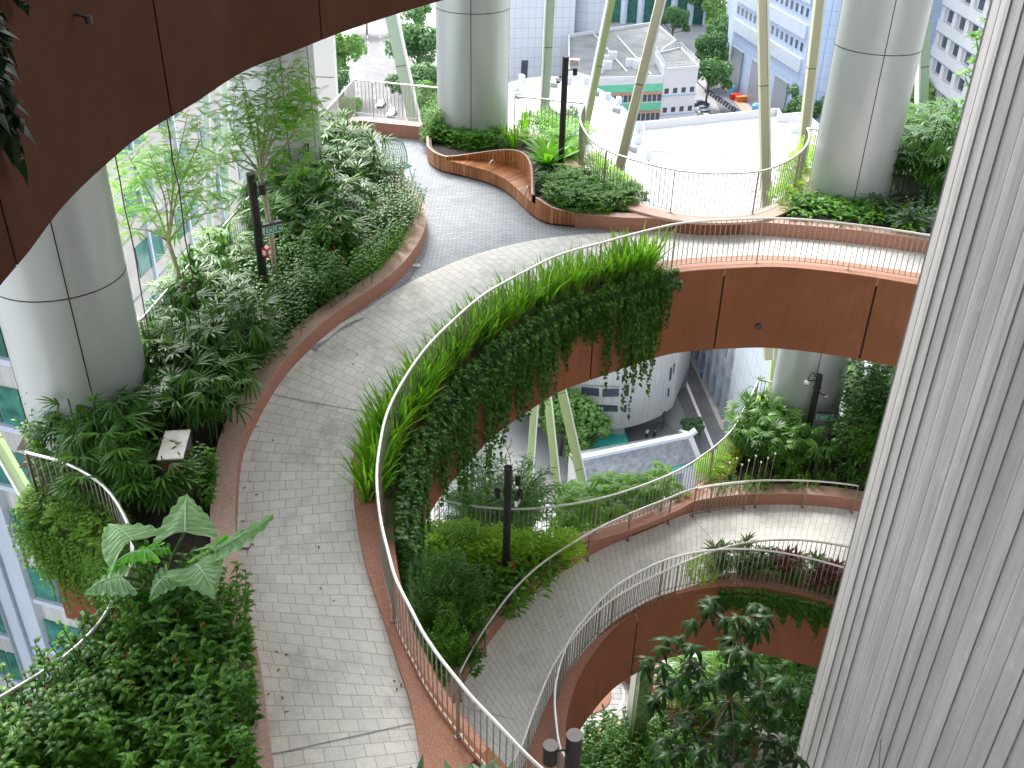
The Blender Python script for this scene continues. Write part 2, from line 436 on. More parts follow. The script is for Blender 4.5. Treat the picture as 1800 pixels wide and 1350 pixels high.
# rail function
def railing(name,c,h,label,post_every=2.1,bal=.12,posts=True,balus=None,foot=.0,group=None,hr=.026,cat='railing',raillift=0,span=None):
    root=empty(name,c[0],label=label,cat=cat,group=group)
    L=length(c); n=max(1,round(L/post_every)); m=max(2,round(L/n/bal))
    pts=resample(c,n*m+1)
    top=[p+Vector((0,0,h)) for p in pts]
    mb=MB(); mb.tube(top,hr,8); mb.build('handrail',MATS['rail_steel'],root,smooth='all')
    if balus is None or balus:
        mb=MB(); sweep(mb,pts,[(-.012,.07),(.012,.07),(.012,.085),(-.012,.085)]); mb.build('bottom_rail',MATS['baluster_steel'],root)
    ns=normals(pts)
    for k in range(n+1):
        p=pts[k*m]; ang=math.atan2(ns[k*m].y,ns[k*m].x)
        mb=MB(); mb.box(p+Vector((0,0,h/2-.02+foot/2)),(.055,.016,h-.02-foot),ang); mb.box(p+Vector((0,0,.006+foot)),(.11,.07,.012),ang)
        mb.build('post',MATS['post_bronze'],root)
    if balus is not False:
        for k in range(n):
            if balus and not (balus[0]<=k<balus[1]): continue
            mb=MB()
            for j in range(1,m):
                p=pts[k*m+j]; mb.tube([p+Vector((0,0,.08)),p+Vector((0,0,h-.01))],.0105,5,False)
            mb.build('baluster_panel',MATS['baluster_steel'],root)
    localize(root); return root
railing('walkway_railing',[p for p in railin],1.1,'long curved steel railing with thin balusters on the void side of the upper walkway')
# outer rails of deck 1
KH=.42
def railtop(px,zf,h,base,step=.3,sm=True):
    c=curve(px,zf,h,step,sm); return [Vector((p.x,p.y,p.z-1.1)) for p in c]
r=[PS(x,y,zd1,KH+1.1)-Vector((0,0,1.1)) for x,y in [(247,563),(293,517),(400,405)]]
w1=[PS(x,y,zd1,KH+1.1)-Vector((0,0,1.1)) for x,y in [(557,212),(622,140),(785,156)]]
w2=[PS(x,y,zd1,KH+1.1)-Vector((0,0,1.1)) for x,y in [(905,169),(1028,182)]]
railing('corner_railing',[w1[0]+(w1[1]-w1[0])*t/12 for t in range(12)]+[w1[1]+(w1[2]-w1[1])*t/12 for t in range(13)],1.1,'angular steel railing at the far left corner of the plaza above the street')
railing('left_railing',[r[0]+(w1[0]-r[0])*t/40 for t in range(40)],1.1,'straight railing behind the left planting bed beside two slender trees')
railing('far_railing',[w2[0]+(w2[1]-w2[0])*t/10 for t in range(11)],1.1,'short straight railing just right of the middle round column')
VOID=[(1028,182),(1021,198),(1020,212),(1028,231),(1044,250),(1070,266),(1100,277),(1150,291),(1200,301),(1245,305),(1287,305),(1333,302),(1375,288),(1405,269),(1420,250),(1423,236),(1419,226)]
voidc=railtop(VOID,zd1,KH+1.1,0)
railing('void_railing',voidc,1.1,'semicircular steel railing bulging around the opening above the white roof')
w3=[PS(x,y,zd1,KH+1.1)-Vector((0,0,1.1)) for x,y in [(1419,226),(1452,230)]]
w4=[w3[1]+Vector((1,0.05,0))*k for k in (0,3,8)]
railing('far_railing',[w3[0]+(w3[1]-w3[0])*t/4 for t in range(5)],1.1,'short railing touching the left side of the right round column')
# left-bottom rail
LR=[(45,795),(110,812),(137,824),(180,852),(208,887),(228,930),(233,965),(229,1000),(203,1047),(178,1091),(140,1132),(89,1172),(0,1226),(-80,1272),(-180,1330)]
lr=[PS(x,y,zd1,.25+1.1) for x,y in LR]; lr=catmull(lr,.25); lr=[Vector((p.x,p.y,p.z-1.1)) for p in lr]
railing('near_left_railing',lr,1.1,'curving steel railing at lower left half hidden by shrubs')
k0=lr[0]; back=[k0, Vector((k0.x-.9,k0.y+1.3,k0.z)), Vector((k0.x-.8,k0.y+3.4,k0.z)), r[0]+Vector((0,.2,0))]
# ---- soil of left bed + deck slab
outL=[(p.x,p.y) for p in reversed(lr)]+[(b_.x,b_.y) for b_ in back[1:]]+[(w1[0].x,w1[0].y),(w1[1].x,w1[1].y)]
inL=[(p.x,p.y) for p in offset(kerbL,.2)]
polyL=outL+[(corn[1].x-.2,corn[1].y)]+list(reversed(inL))
mb=MB(); grid(mb,polyL,zd1,.24,.2); mb.build('planting_soil',MATS['soil'],kind='structure',smooth=True)
mb=MB(); grid(mb,outL+[(p.x,p.y) for p in reversed(kerbL)],zd1,-.35,.3,True); mb.build('deck_underside',MATS['fascia_shaded'],kind='structure')
# right/centre bed soil (flat)
bk=[PS(x,y,zd1,.39) for x,y in [(785,281),(820,281),(855,284),(890,290),(917,300),(930,318),(934,355)]]
bkc=catmull(bk,.08)
fl=[p for p in front]
i1=min(range(len(fl)),key=lambda i:(fl[i]-PS(785,305,zd1)).length); i2=min(range(len(fl)),key=lambda i:(fl[i]-PS(937,384,zd1)).length)
inn=[(p.x,p.y) for p in offset(fl[:i1],.1)]+[(p.x,p.y) for p in offset(bkc,.08)]+[(p.x,p.y) for p in offset(fl[i2:],.1)]+[(p.x,p.y) for p in offset(front2,.15)]
outr=[(w1[2].x,w1[2].y),(w2[0].x,w2[0].y)]+[(p.x,p.y) for p in voidc]+[(w3[1].x,w3[1].y),(w3[1].x+8,w3[1].y+.4)]
polyR=outr+list(reversed(inn))
mb=MB(); mb.sheet(polyR,zd1(30)+.30); mb.build('planting_soil',MATS['soil'],kind='structure')
# slab below far deck
allp=[(w1[0].x,w1[0].y),(w1[1].x,w1[1].y),(w2[0].x,w2[0].y)]+[(p.x,p.y) for p in voidc]+[(w3[1].x,w3[1].y),(w3[1].x+8,w3[1].y+.4)]
allp+= [(p.x,p.y) for p in railin if p.y>17.6]+[(kerbL[i].x,kerbL[i].y) for i in range(len(kerbL)) if 17.6<kerbL[i].y<19][:6]
mb=MB(); mb.prism(allp,zd1(30)-.45,zd1(30)-.03); mb.build('deck_slab',MATS['fascia_shaded'],kind='structure')
mb=MB(); grid(mb,[(p.x,p.y) for p in ledge_line if p.y<18.4]+[(p.x,p.y) for p in railin if p.y<18.4 and p.x<4],zd1,-.35,.25,True); mb.build('ramp_underside',MATS['fascia_shaded'],kind='structure')
# outer ledges (terrazzo) under rails
def ledge(c,wi,wo,h0,h1,label,mat='terrazzo_top'):
    mb=MB(); sweep(mb,c,[(wi,h0),(wo,h0),(wo,h1),(wi,h1)]); o=mb.build('edge_ledge',MATS[mat],smooth=True,label=label,cat='kerb'); origin_to(o,c[len(c)//2]); return o
ledge(voidc,.12,-.42,-.06,0,'curved terrazzo ledge carrying the semicircular railing')
ledge([r[0]+(w1[0]-r[0])*t/40 for t in range(41)],-.2,.12,-.3,0,'straight ledge carrying the railing behind the left bed')
ledge([w2[0]+(w2[1]-w2[0])*t/10 for t in range(11)],-.2,.12,-.3,0,'short ledge under the railing right of the middle column')
ledge(lr,.12,-.14,-.5,0,'rust ledge carrying the lower left railing','terrazzo')
fascia('walkway_fascia',voidc,'rust fascia under the far semicircular opening',-.06,-2.2,3.4,side=1,thick=-.2)
fascia('walkway_fascia',offset(lr,-.14),'orange brown fascia under the lower left railing, draped with creepers',-.02,-2.3,3.4,side=1)
fascia('walkway_fascia',[r[0]+(w1[0]-r[0])*t/40 for t in range(41)]+[w1[1]],'rust fascia behind the left planting bed facing the city',-.3,-2.3,3.4,side=-1)
ff=[w1[1]+(w2[1]-w1[1])*t/30 for t in range(31)]
fascia('walkway_fascia',ff,'rust fascia along the far side of the plaza facing the street',-.3,-2.3,3.4,side=-1)
# ================================================================ bench
def zt(p): return p
bz=zd1(30)
root=empty('wooden_bench',PS(860,330,zd1),label='curving slatted timber bench wrapped round the planter on the plaza',cat='bench')
def planks(c, h0f, h1f, name, side, w=.105, th=.03):
    n=int(length(c)/w); pts=resample(c,n+1); mb=MB()
    for i in range(n):
        a,b2=pts[i],pts[i+1]; t=(b2-a).normalized(); nn=Vector((-t.y,t.x,0))*side
        a2=a+t*.007; b3=b2-t*.007; s0=i/n; s1=(i+1)/n
        vs=[]
        for q,s in ((a2,s0),(b3,s1)):
            for o_ in (0,th):
                for hf in (h0f,h1f): vs.append(Vector((q.x,q.y,bz+hf(s)))+nn*o_)
        mb.add(vs,[(0,1,5,4),(2,6,7,3),(0,2,3,1),(4,5,7,6),(1,3,7,5),(0,4,6,2)])
    return mb.build(name,MATS['bench_wood'],root)
fA=fl[:i1+1]; fB=fl[i1:i2+1]; fC=fl[i2:]
e=lambda s: s*s*(3-2*s)
planks(fA,lambda s:.05,lambda s:.48,'end_cladding',1)
planks(fB,lambda s:.05,lambda s:.36,'seat_front',1)
planks(fC,lambda s:.05,lambda s:.56-.18*e(s),'end_cladding',1)
bh=lambda s:.48+.40*e(min(1,s/.5)) if s<.6 else .88-.30*e((s-.6)/.4)
planks(bkc,lambda s:.38,bh,'backrest',1)
# seat slats
n=46; A=resample(fB,n+1); B=resample(bkc,n+1); mb=MB()
for i in range(n):
    a0=A[i].lerp(A[i+1],.09);a1=A[i+1].lerp(A[i],.09);b0=B[i].lerp(B[i+1],.09);b1=B[i+1].lerp(B[i],.09)
    o1=(a0-b0).normalized()*.02
    vs=[]
    for q in (a0+o1,a1+o1,b1,b0):
        vs+= [Vector((q.x,q.y,bz+.362)),Vector((q.x,q.y,bz+.392))]
    mb.add(vs,[(0,2,4,6),(1,7,5,3),(0,1,3,2),(2,3,5,4),(4,5,7,6),(6,7,1,0)])
mb.build('seat',MATS['bench_wood'],root)
# backing (dark) and top trim, plinth
mb=MB()
full=[Vector((p.x,p.y,bz)) for p in fA]+[Vector((p.x,p.y,bz)) for p in bkc[2:-2]]+[Vector((p.x,p.y,bz)) for p in fC]
def topz(p_i):
    return 0
c2=offset(fA,.035); sweep(mb,[Vector((p.x,p.y,bz)) for p in c2],[(0,0),(0,.47),(.1,.47),(.1,0)])
c2=offset(bkc,.035); nb=len(c2); vs=[];ns=normals(c2)
for i,p in enumerate(c2):
    h=bh(i/(nb-1)); 
    for o_,z_ in ((0,.3),(0,h-.01),(.06,h-.01),(.06,.2)): vs.append(Vector((p.x,p.y,bz+z_))+ns[i]*o_)
mb.add(vs,[(i*4+k,i*4+(k+1)%4,i*4+4+(k+1)%4,i*4+4+k) for i in range(nb-1) for k in range(4)])
c2=offset(fC,.035); nb=len(c2); vs=[];ns=normals(c2)
for i,p in enumerate(c2):
    h=.56-.18*e(i/(nb-1))
    for o_,z_ in ((0,0),(0,h-.01),(.1,h-.01),(.1,0)): vs.append(Vector((p.x,p.y,bz+z_))+ns[i]*o_)
mb.add(vs,[(i*4+k,i*4+(k+1)%4,i*4+4+(k+1)%4,i*4+4+k) for i in range(nb-1) for k in range(4)])
sweep(mb,[Vector((p.x,p.y,bz)) for p in offset(fB,.05)],[(0,0),(0,.34),(.05,.34),(.05,0)])
mb.build('bench_frame',MATS['bench_dark'],root,smooth=True)
def trim(c,hf,nm='top_trim'):
    mb=MB(); n=len(c); ns=normals(c); vs=[]
    for i,p in enumerate(c):
        h=hf(i/(n-1))
        for o_,z_ in ((-.006,-.0),(-.006,.014),(.05,.014),(.05,0)): vs.append(Vector((p.x,p.y,bz+h+z_))+ns[i]*o_)
    mb.add(vs,[(i*4+k,i*4+(k+1)%4,i*4+4+(k+1)%4,i*4+4+k) for i in range(n-1) for k in range(4)])
    mb.build(nm,MATS['terrazzo_top'],root,smooth=True)
trim(fA,lambda s:.48); trim(bkc,bh); trim(fC,lambda s:.56-.18*e(s))
# arm hoops and small sign on the backrest
for f_ in (.33,.86):
    a0=A[int(f_*n)]; b0=B[int(f_*n)]; mid=a0.lerp(b0,.45); dv=(b0-a0).normalized(); mb=MB(); pts=[]
    for k in range(13):
        an=math.pi*k/12; q=mid+dv*(-math.cos(an)*.17); pts.append(Vector((q.x,q.y,bz+.39+math.sin(an)*.2)))
    mb.tube(pts,.016,8); mb.build('arm_hoop',MATS['rail_steel'],root,smooth='all')
localize(root)
i=int(len(bkc)*.80); p=bkc[i]; nn=normals(bkc)[i]
mb=MB(); ang=math.atan2(nn.y,nn.x)
for k in (-1,1):
    mb.tube([Vector((p.x,p.y,bz+.70))-nn*.004+Vector((-nn.y,nn.x,0))*.035*k+nn*-.002*j for j in (0,1)],.022,10)
o=mb.build('small_sign',MATS['rail_steel'],label='two small round pale symbols fixed on the bench backrest',cat='sign'); origin_to(o,p)
# ================================================================ DECK 2
R1=[(640,850),(700,868),(767,878),(833,890),(900,895),(950,893),(1000,887),(1067,873),(1133,852),(1200,823),(1250,790),(1287,756),(1307,720),(1322,694),(1333,668)]
K2=.40
r1=curve(R1,zd2,K2+1.1,.3); r1=[Vector((p.x,p.y,p.z-1.1)) for p in r1]
railing('garden_railing',r1,1.1,'sweeping railing round the lower garden bed in front of the temple roof')
r1b=[PS(x,y,zd2,K2+1.1)-Vector((0,0,1.1)) for x,y in [(1333,668),(1365,673)]]
railing('garden_railing',[r1b[0].lerp(r1b[1],t/4) for t in range(5)],1.1,'very short railing joining the lower garden railing to the round column')
RB=[(760,1360),(780,1290),(802,1230),(834,1170),(867,1120),(903,1075),(949,1033),(998,1000),(1050,970),(1103,945),(1157,923),(1212,902),(1290,890),(1362,887),(1428,889),(1497,897),(1560,912),(1640,940)]
rb=curve(RB,zd2)                                   # base of kerb face on lower path
rr=[p for p in rb]
BT=[(860,1420),(895,1350),(920,1303),(932,1267),(947,1228),(966,1182),(984,1150),(1004,1125),(1049,1074),(1103,1036),(1160,1007),(1220,980),(1270,963),(1317,952),(1400,948),(1480,958),(1600,985)]
bt=curve(BT,zd2,.02+1.05,.25); btb=[Vector((p.x,p.y,zd2(p.y))) for p in bt]
AT=[(1120,1420),(1040,1370),(1000,1340),(985,1316),(978,1270),(975,1235),(976,1210),(981,1182),(992,1145),(1004,1119),(1025,1091),(1049,1062),(1082,1031),(1129,1003),(1163,987),(1200,976),(1237,969),(1283,965),(1350,968),(1417,980),(1490,1000),(1600,1040)]
at=curve(AT,zd2,.10+1.1,.25); atb=[Vector((p.x,p.y,zd2(p.y)+.10)) for p in at]
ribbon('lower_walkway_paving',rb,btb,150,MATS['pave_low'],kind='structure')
kerb('planter_kerb',rb,1,.42,.40,'orange brown kerb along the outer side of the lower ramp')
hc=[p+Vector((0,0,0)) for p in offset([Vector((p.x,p.y,zd2(p.y))) for p in rb],-.10)]
L=length(hc)
i0=min(range(len(hc)),key=lambda i:(hc[i]-PS(802,1230,zd2)).length); i3=min(range(len(hc)),key=lambda i:(hc[i]-PS(1497,897,zd2)).length)
railing('ramp_handrail',hc[i0:i3+1],.92,'slim steel handrail on single posts along the lower ramp',post_every=1.35,balus=False)
ia=min(range(len(hc)),key=lambda i:(hc[i]-PS(1212,905,zd2)).length); ib=min(range(len(hc)),key=lambda i:(hc[i]-PS(1312,890,zd2)).length)
railing('ramp_gate_railing',[p+Vector((0,0,.0)) for p in offset(hc,-.05)[ia:ib+1]],.93,'short section of closely spaced balusters on the lower ramp handrail',post_every=1.3)
railing('ramp_railing',btb,1.05,'inner of two parallel railings beside the lower ramp')
railing('ramp_railing',atb,1.1,'outer of two parallel railings beside the lower ramp, above the dark rust fascia')
# ledge between B and A
n2=140; a=resample(btb,n2); b=resample([Vector((p.x,p.y,zd2(p.y))) for p in offset(atb,-.28)],n2)
mb=MB(); m=[]
for i in range(n2):
    m+=[a[i]+Vector((0,0,-.1)),a[i]+Vector((0,0,.10)),Vector((b[i].x,b[i].y,zd2(b[i].y)+.10)),Vector((b[i].x,b[i].y,zd2(b[i].y)-.1))]
mb.add(m,[(i*4+k,i*4+k+1,i*4+k+5,i*4+k+4) for i in range(n2-1) for k in range(3)])
o=mb.build('inner_kerb',MATS['terrazzo'],smooth=True,label='red terrazzo ledge between the two railings of the lower ramp',cat='kerb'); origin_to(o,a[70])
fas2=offset(atb,-.28)
fascia('walkway_fascia',fas2,'dark rust fascia curving beneath the lower ramp, ending in foliage at right',.0,-2.1,3.4,side=1)
mb=MB(); grid(mb,[(p.x,p.y) for p in rb]+[(p.x,p.y) for p in reversed(fas2)],zd2,-.35,.3,True); mb.build('ramp_underside',MATS['fascia_shaded'],kind='structure')
bed2=[(p.x,p.y) for p in r1]+[(r1b[1].x,r1b[1].y),(r1b[1].x+9,r1b[1].y+.3),(r1b[1].x+9,18)]+[(p.x,p.y) for p in reversed(offset(rb,.3))]
lo=rb[0]
bed2=[(-9,14)]+bed2+[(-5,10)]
mb=MB(); grid(mb,bed2,zd2,.28,.25); mb.build('planting_soil',MATS['soil'],kind='structure',smooth=True)
mb=MB(); grid(mb,bed2,zd2,-.4,.4,True); mb.build('deck_underside',MATS['fascia_shaded'],kind='structure')
ledge(r1,-.28,.12,-.16,0,'brown ledge carrying the sweeping lower garden railing','terrazzo')
fascia('walkway_fascia',offset(r1,.12),'rust fascia under the sweeping lower garden railing',-.0,-2.1,3.4,side=-1)
# ================================================================ DECK 3
d3=[P(x,y,Z3) for x,y in [(850,1600),(850,1240),(960,1130),(1100,1040),(1500,1040),(1750,1200),(1700,1700)]]
mb=MB(); mb.prism([(p.x,p.y) for p in d3],Z3-.5,Z3); mb.build('lower_plaza_paving',paving('pave_plaza3',(.46,.46,.44),(.40,.41,.40),(.2,.2,.2),.5,.22,uv='World',stain=.4,gap=.012),kind='structure')
def ring(px,py,r,w,h,mat,name,label,cat,z=Z3):
    c=P(px,py,z); mb=MB(); pts=[c+Vector((math.cos(a*math.pi/24)*r,math.sin(a*math.pi/24)*r,0)) for a in range(49)]
    sweep(mb,pts,[(0,0),(0,h),(w,h),(w,0)],cap=False); o=mb.build(name,MATS[mat],smooth=True,label=label,cat=cat); origin_to(o,c); return c
ring(1035,1215,1.15,.05,.012,'rail_steel','floor_ring','thin pale metal ring set in the lowest plaza floor','ring')
mb=MB(); c=P(1028,1218,Z3); mb.tube([c+Vector((0,0,.0)),c+Vector((0,0,.03))],.85,30); o=mb.build('tree_grate',terrazzo('grate',(.3,.12,.08),(.03,.02,.02)),label='round reddish gravel disc inside the pale floor ring',cat='tree grate'); origin_to(o,c)
c3=[P(x,y,Z3) for x,y in [(1000,1330),(1040,1295),(1100,1275),(1160,1280),(1210,1300),(1240,1360)]]; c3=catmull(c3,.3)
kerb('planter_kerb',c3,-1,.3,.35,'pale curved kerb of the planter on the lowest plaza',mats=('terrazzo_top','terrazzo_top'))
def stub(px,name,label,h,w):
    c=catmull([P(x,y,Z3) for x,y in px],.3); kerb(name,c,-1,w,h,label,cat='planter wall',mats=('fascia','terrazzo'))
stub([(1150,1190),(1175,1255),(1215,1275),(1260,1285),(1330,1330)],'planter_wall','orange planter wall beneath dark foliage on the lowest plaza',.9,.4)
stub([(1090,1165),(1125,1195),(1165,1200)],'planter_wall','orange planter wall stub behind the mossy post',.7,.4)
# ================================================================ DECK 0 fascia (the bridge overhead at upper left)
T0=[(-260,1100),(-150,760),(-60,590),(0,502),(45,450),(113,360),(200,277),(255,233),(333,187),(433,123),(500,97),(600,57),(690,27),(780,0),(900,-32),(1040,-55)]
t0=[P(x,y,-4.4) for x,y in T0]; t0=catmull(t0,.3)
t0=[Vector((p.x,p.y,-4.4)) for p in t0]
root=fascia('upper_bridge_fascia',t0,'large dark rust underside wall of the bridge overhead filling the upper left corner',3.4,0,5.6,mat='fascia_shaded',side=1,thick=.3)
mb=MB(); sweep(mb,t0,[(.3,.2),(2.9,.2),(2.9,.6),(.3,.6)]); mb.build('deck_slab',MATS['fascia_shaded'],kind='structure')
# ================================================================ COLUMNS
def column(px,py,z,r,label,seamaz,rings,dy=0):
    c=P(px,py,z); c.y+=dy
    root=empty('round_column',(c.x,c.y,-30),label=label,cat='column',group=None)
    mb=MB(); mb.cyl((0,0,-38),r,78,64); mb.build('column_shaft',MATS['column_panel'],root,smooth=True)
    mb=MB()
    for a in seamaz:
        a=R(a); mb.box((math.cos(a)*r,math.sin(a)*r,1),(.012,.018,78),a)
    for z_ in rings:
        pts=[Vector((math.cos(k*math.pi/32)*(r-.006),math.sin(k*math.pi/32)*(r-.006),z_+30)) for k in range(65)]
        sweep(mb,pts,[(-.012,-.009),(-.012,.009),(.01,.009),(.01,-.009)],cap=False)
    mb.build('panel_joint',MATS['seam'],root)
    return c
cL=column(165,735,-9.9,1.03,'big silver round column at the left edge standing in the planting',[-60,-150,30,120],[],0)
cM=column(831,222,-9.4,1.07,'silver round column in the middle behind the wooden bench',[-90,0,90,180],[],0)
cR=column(1490,335,-9.4,1.03,'silver round column at right beside the dark palms',[-98,-8,82,172],[],0)
cK=column(502,345,-9.4,1.0,'silver round column behind the feathery tree and black lamp post',[-65,-20,25,115],[],0)
def ringz(c,r,py): return zat(c.x,c.y-r,py)
def addring(nm,c,r,py,lab):
    z_=ringz(c,r,py)
    for o in COL.objects:
        if o.name.startswith('round_column') and abs(o.location.x-c.x)<.01:
            mb=MB(); pts=[Vector((math.cos(k*math.pi/32)*r,math.sin(k*math.pi/32)*r,z_+30)) for k in range(65)]
            sweep(mb,pts,[(-.004,-.010),(-.004,.010),(.012,.010),(.012,-.010)],cap=False); mb.build('ring_joint',MATS['seam'],o)
addring('',cL,1.03,531,''); addring('',cM,1.07,25,''); addring('',cR,1.03,98,'')
# ================================================================ CORE WALL (board-marked concrete, right)
b0=ray(1570,675); dirE=Vector((b0.x,b0.y,0)).normalized(); E=dirE*14.0   # plan position of the silhouette edge
root=empty('concrete_core',(E.x,E.y,-30),label='tall board marked grey concrete core wall along the right edge',cat='wall')
pl=[]
ang0=math.atan2(dirE.y,dirE.x)
# plan polyline: comes from behind the edge, turns and runs towards lower right of the picture
ctr=[]
heading=math.atan2(-8.2,3.2)
prev=E+Vector((math.cos(R(38)),math.sin(R(38)),0))*5.0
outline=[prev]
steps=[]
for k in range(7): 
    outline.append(prev.lerp(E,(k+1)/7))
p=E.copy(); h_=R(-100)
rnd=random.Random(3)
for k in range(44):
    h_=h_+ (heading-h_)*.22
    p=p+Vector((math.cos(h_),math.sin(h_),0))*.26; outline.append(p.copy())
W0=p.copy()
pts=[];joints=[]
for i in range(len(outline)-1):
    a,b2=outline[i],outline[i+1]; t=(b2-a); l=t.length; t.normalize(); nn=Vector((t.y,-t.x,0))
    if nn.dot(-a)<0: nn=-nn
    d1=rnd.uniform(0,.022); kind=rnd.random()
    seq=[(0,0),(.06,d1),(.45,d1+rnd.uniform(-.006,.02)),(.55,d1*.5+rnd.uniform(0,.01)),(.94,rnd.uniform(0,.012))]
    d1*=.5; seq=[(0,0),(.10,d1),(.5,d1+rnd.uniform(-.002,.009)),(.93,rnd.uniform(0,.006))]
    for s,o_ in seq: pts.append(a+t*l*s+nn*o_)
    if rnd.random()<.42: joints.append((b2,nn,t))
    g=b2-t*.010; pts.append(g-nn*.006)
mb=MB(); zs=[-40+i*4 for i in range(20)]
n=len(pts)
for z_ in zs:
    for q in pts: mb.v.append((q.x,q.y,z_))
for j in range(len(zs)-1):
    for i in range(n-1): mb.f.append((j*n+i,j*n+i+1,(j+1)*n+i+1,(j+1)*n+i)); mb.mi.append(0)
mb.build('core_face',MATS['core_concrete'],root,fixn=False)
mb=MB()
for b2,nn,t in joints:
    mb.box((b2.x,b2.y,-4),(.007,.05,72),math.atan2(nn.y,nn.x)+math.pi/2)
mb.build('board_joint',MATS['board_seam'],root)
for i in range(7,len(outline)-1):
    a,b2=outline[i],outline[i+1]; t=(b2-a).normalized(); nn=Vector((t.y,-t.x,0))
    if nn.dot(-a)<0: nn=-nn
    if rnd.random()<.3:
        for q in range(1):
            z_=rnd.uniform(-22,2); c=a.lerp(b2,.5)+nn*.015
            ax=Matrix((t,nn,Vector((0,0,1)))).transposed()@Matrix.Rotation(R(-14),3,'Y')
            mb=MB(); mb.box((c.x,c.y,z_),(.008,.02,.55),ax=ax); mb.build('board_end_cut',MATS['board_seam'],root)
localize(root)
# remaining enclosure of the tower: core behind the viewer and high soffit
mb=MB(); bx=[W0,Vector((W0.x+2,-6,0)),Vector((-13,-6,0)),Vector((-13,-6.6,0)),Vector((W0.x+2.6,-6.6,0)),Vector((W0.x+.6,W0.y,0))]
mb.prism([(q.x,q.y) for q in bx],-40,26); o=mb.build('rear_core_wall',MATS['core_concrete'],label='concrete wall behind the viewpoint',cat='wall'); origin_to(o,(0,-6,-30))

mb=MB(); mb.prism([(-14,-6.6),(22,-6.6),(22,29),(-8,29),(-14,14)],CEILZ,CEILZ+1); o=mb.build('high_soffit',MATS['ceiling_mat'],label='high soffit above the garden',cat='ceiling'); origin_to(o,(0,10,CEILZ))

mb=MB(); mb.prism([(21,-6.6),(21.6,-6.6),(21.6,27.5),(21,27.5)],-40,CEILZ); o=mb.build('side_core_wall',MATS['core_concrete'],label='concrete wall far right behind the core',cat='wall'); origin_to(o,(21,10,-30))
mb=MB(); mb.prism([(-14,-6.6),(-13.4,-6.6),(-13.4,3),(-14,3)],-40,CEILZ); o=mb.build('side_core_wall',MATS['core_concrete'],label='concrete wall left of the viewpoint',cat='wall'); origin_to(o,(-14,-2,-30))
# ================================================================ CITY
simple('city_ground_mat',(.28,.28,.28),.9,0,.15,.05)
simple('asphalt_far',(.13,.13,.14),.85,0,.2,.15)
simple('asphalt_near',(.15,.15,.155),.85,0,.2,.3)
simple('road_paint',(.85,.85,.85),.6)
simple('side_walk',(.38,.36,.34),.85,0,.15,.5)
simple('white_wall',(.62,.62,.63),.6,0,.04,.2)

simple('grey_roof',(.22,.23,.22),.85,0,.25,.25)
simple('green_panel',(.12,.48,.30),.5,0,.1,.6)
simple('blue_panel',(.36,.47,.66),.45,.1,.06,.3)
simple('pale_blue_panel',(.48,.54,.62),.4,.1,.05,.3)
simple('glass_dark',(.05,.065,.085),.12,0,.3,.6)
simple('glass_green',(.035,.17,.13),.1,0,.5,1.2)
simple('bronze_wall',(.22,.26,.3),.3)
simple('stone_wall',(.50,.47,.43),.7,0,.1,.5)
simple('temple_tile',(.30,.32,.35),.8,0,.35,1.5)
simple('blue_sheet',(.06,.25,.62),.5); simple('teal_sheet',(.05,.42,.34),.5)
simple('brick_roof',(.52,.25,.16),.8)
concrete('tower_concrete',(.50,.50,.475))
def tilegrid(name,c,bw,bh):
    m,nt,b=newmat(name); g=N(nt,'ShaderNodeNewGeometry'); sx=N(nt,'ShaderNodeSeparateXYZ'); nt.links.new(g.outputs['Position'],sx.inputs[0])
    ad=N(nt,'ShaderNodeMath',operation='ADD'); nt.links.new(sx.outputs[0],ad.inputs[0]); nt.links.new(sx.outputs[1],ad.inputs[1])
    cb=N(nt,'ShaderNodeCombineXYZ'); nt.links.new(ad.outputs[0],cb.inputs[0]); nt.links.new(sx.outputs[2],cb.inputs[1])
    br=N(nt,'ShaderNodeTexBrick',offset=0,inp={'Scale':1.0,'Mortar Size':.05,'Brick Width':bw,'Row Height':bh})
    br.inputs['Color1'].default_value=(*c,1); br.inputs['Color2'].default_value=(*[x*.95 for x in c],1); br.inputs['Mortar'].default_value=(*[x*.55 for x in c],1)
    nt.links.new(cb.outputs[0],br.inputs['Vector']); nt.links.new(br.outputs[0],b.inputs['Base Color']); b.inputs['Roughness'].default_value=.4
m,nt,b=newmat('white_roof'); v=coords(nt,'World')
br=N(nt,'ShaderNodeTexBrick',offset=0,inp={'Scale':1.0,'Mortar Size':.07,'Brick Width':5.2,'Row Height':7.5}); br.inputs['Color1'].default_value=(.60,.60,.60,1); br.inputs['Color2'].default_value=(.53,.54,.54,1); br.inputs['Mortar'].default_value=(.36,.36,.36,1); nt.links.new(v,br.inputs['Vector'])
col=mix(nt,br.outputs[0],(.30,.30,.29),ramp(nt,noise(nt,v,.12,6,.7),[(.48,(0,)*3),(.7,(.6,)*3)])); nt.links.new(col,b.inputs['Base Color']); b.inputs['Roughness'].default_value=.8
tilegrid('white_tile',(.60,.63,.67),2.2,2.6); tilegrid('blue_tile',(.40,.50,.67),2.4,3.2); tilegrid('pale_tile',(.5,.55,.62),2.2,2.8)
G=lambda x,y:P(x,y,ZG)
mb=MB(); s=2600; mb.add([(-s,-s,ZG),(s,-s,ZG),(s,s,ZG),(-s,s,ZG)],[(0,1,2,3)]); mb.build('ground',MATS['city_ground_mat'],kind='structure')
def flat(name,px,mat,h,**kw):
    mb=MB(); mb.sheet([(p.x,p.y) for p in (G(x,y) for x,y in px)],ZG+h); return mb.build(name,MATS[mat],**kw)
flat('road',[(590,330),(612,133),(628,30),(640,-60),(676,-60),(688,30),(702,133),(716,230),(735,330)],'asphalt_far',.03,kind='structure')
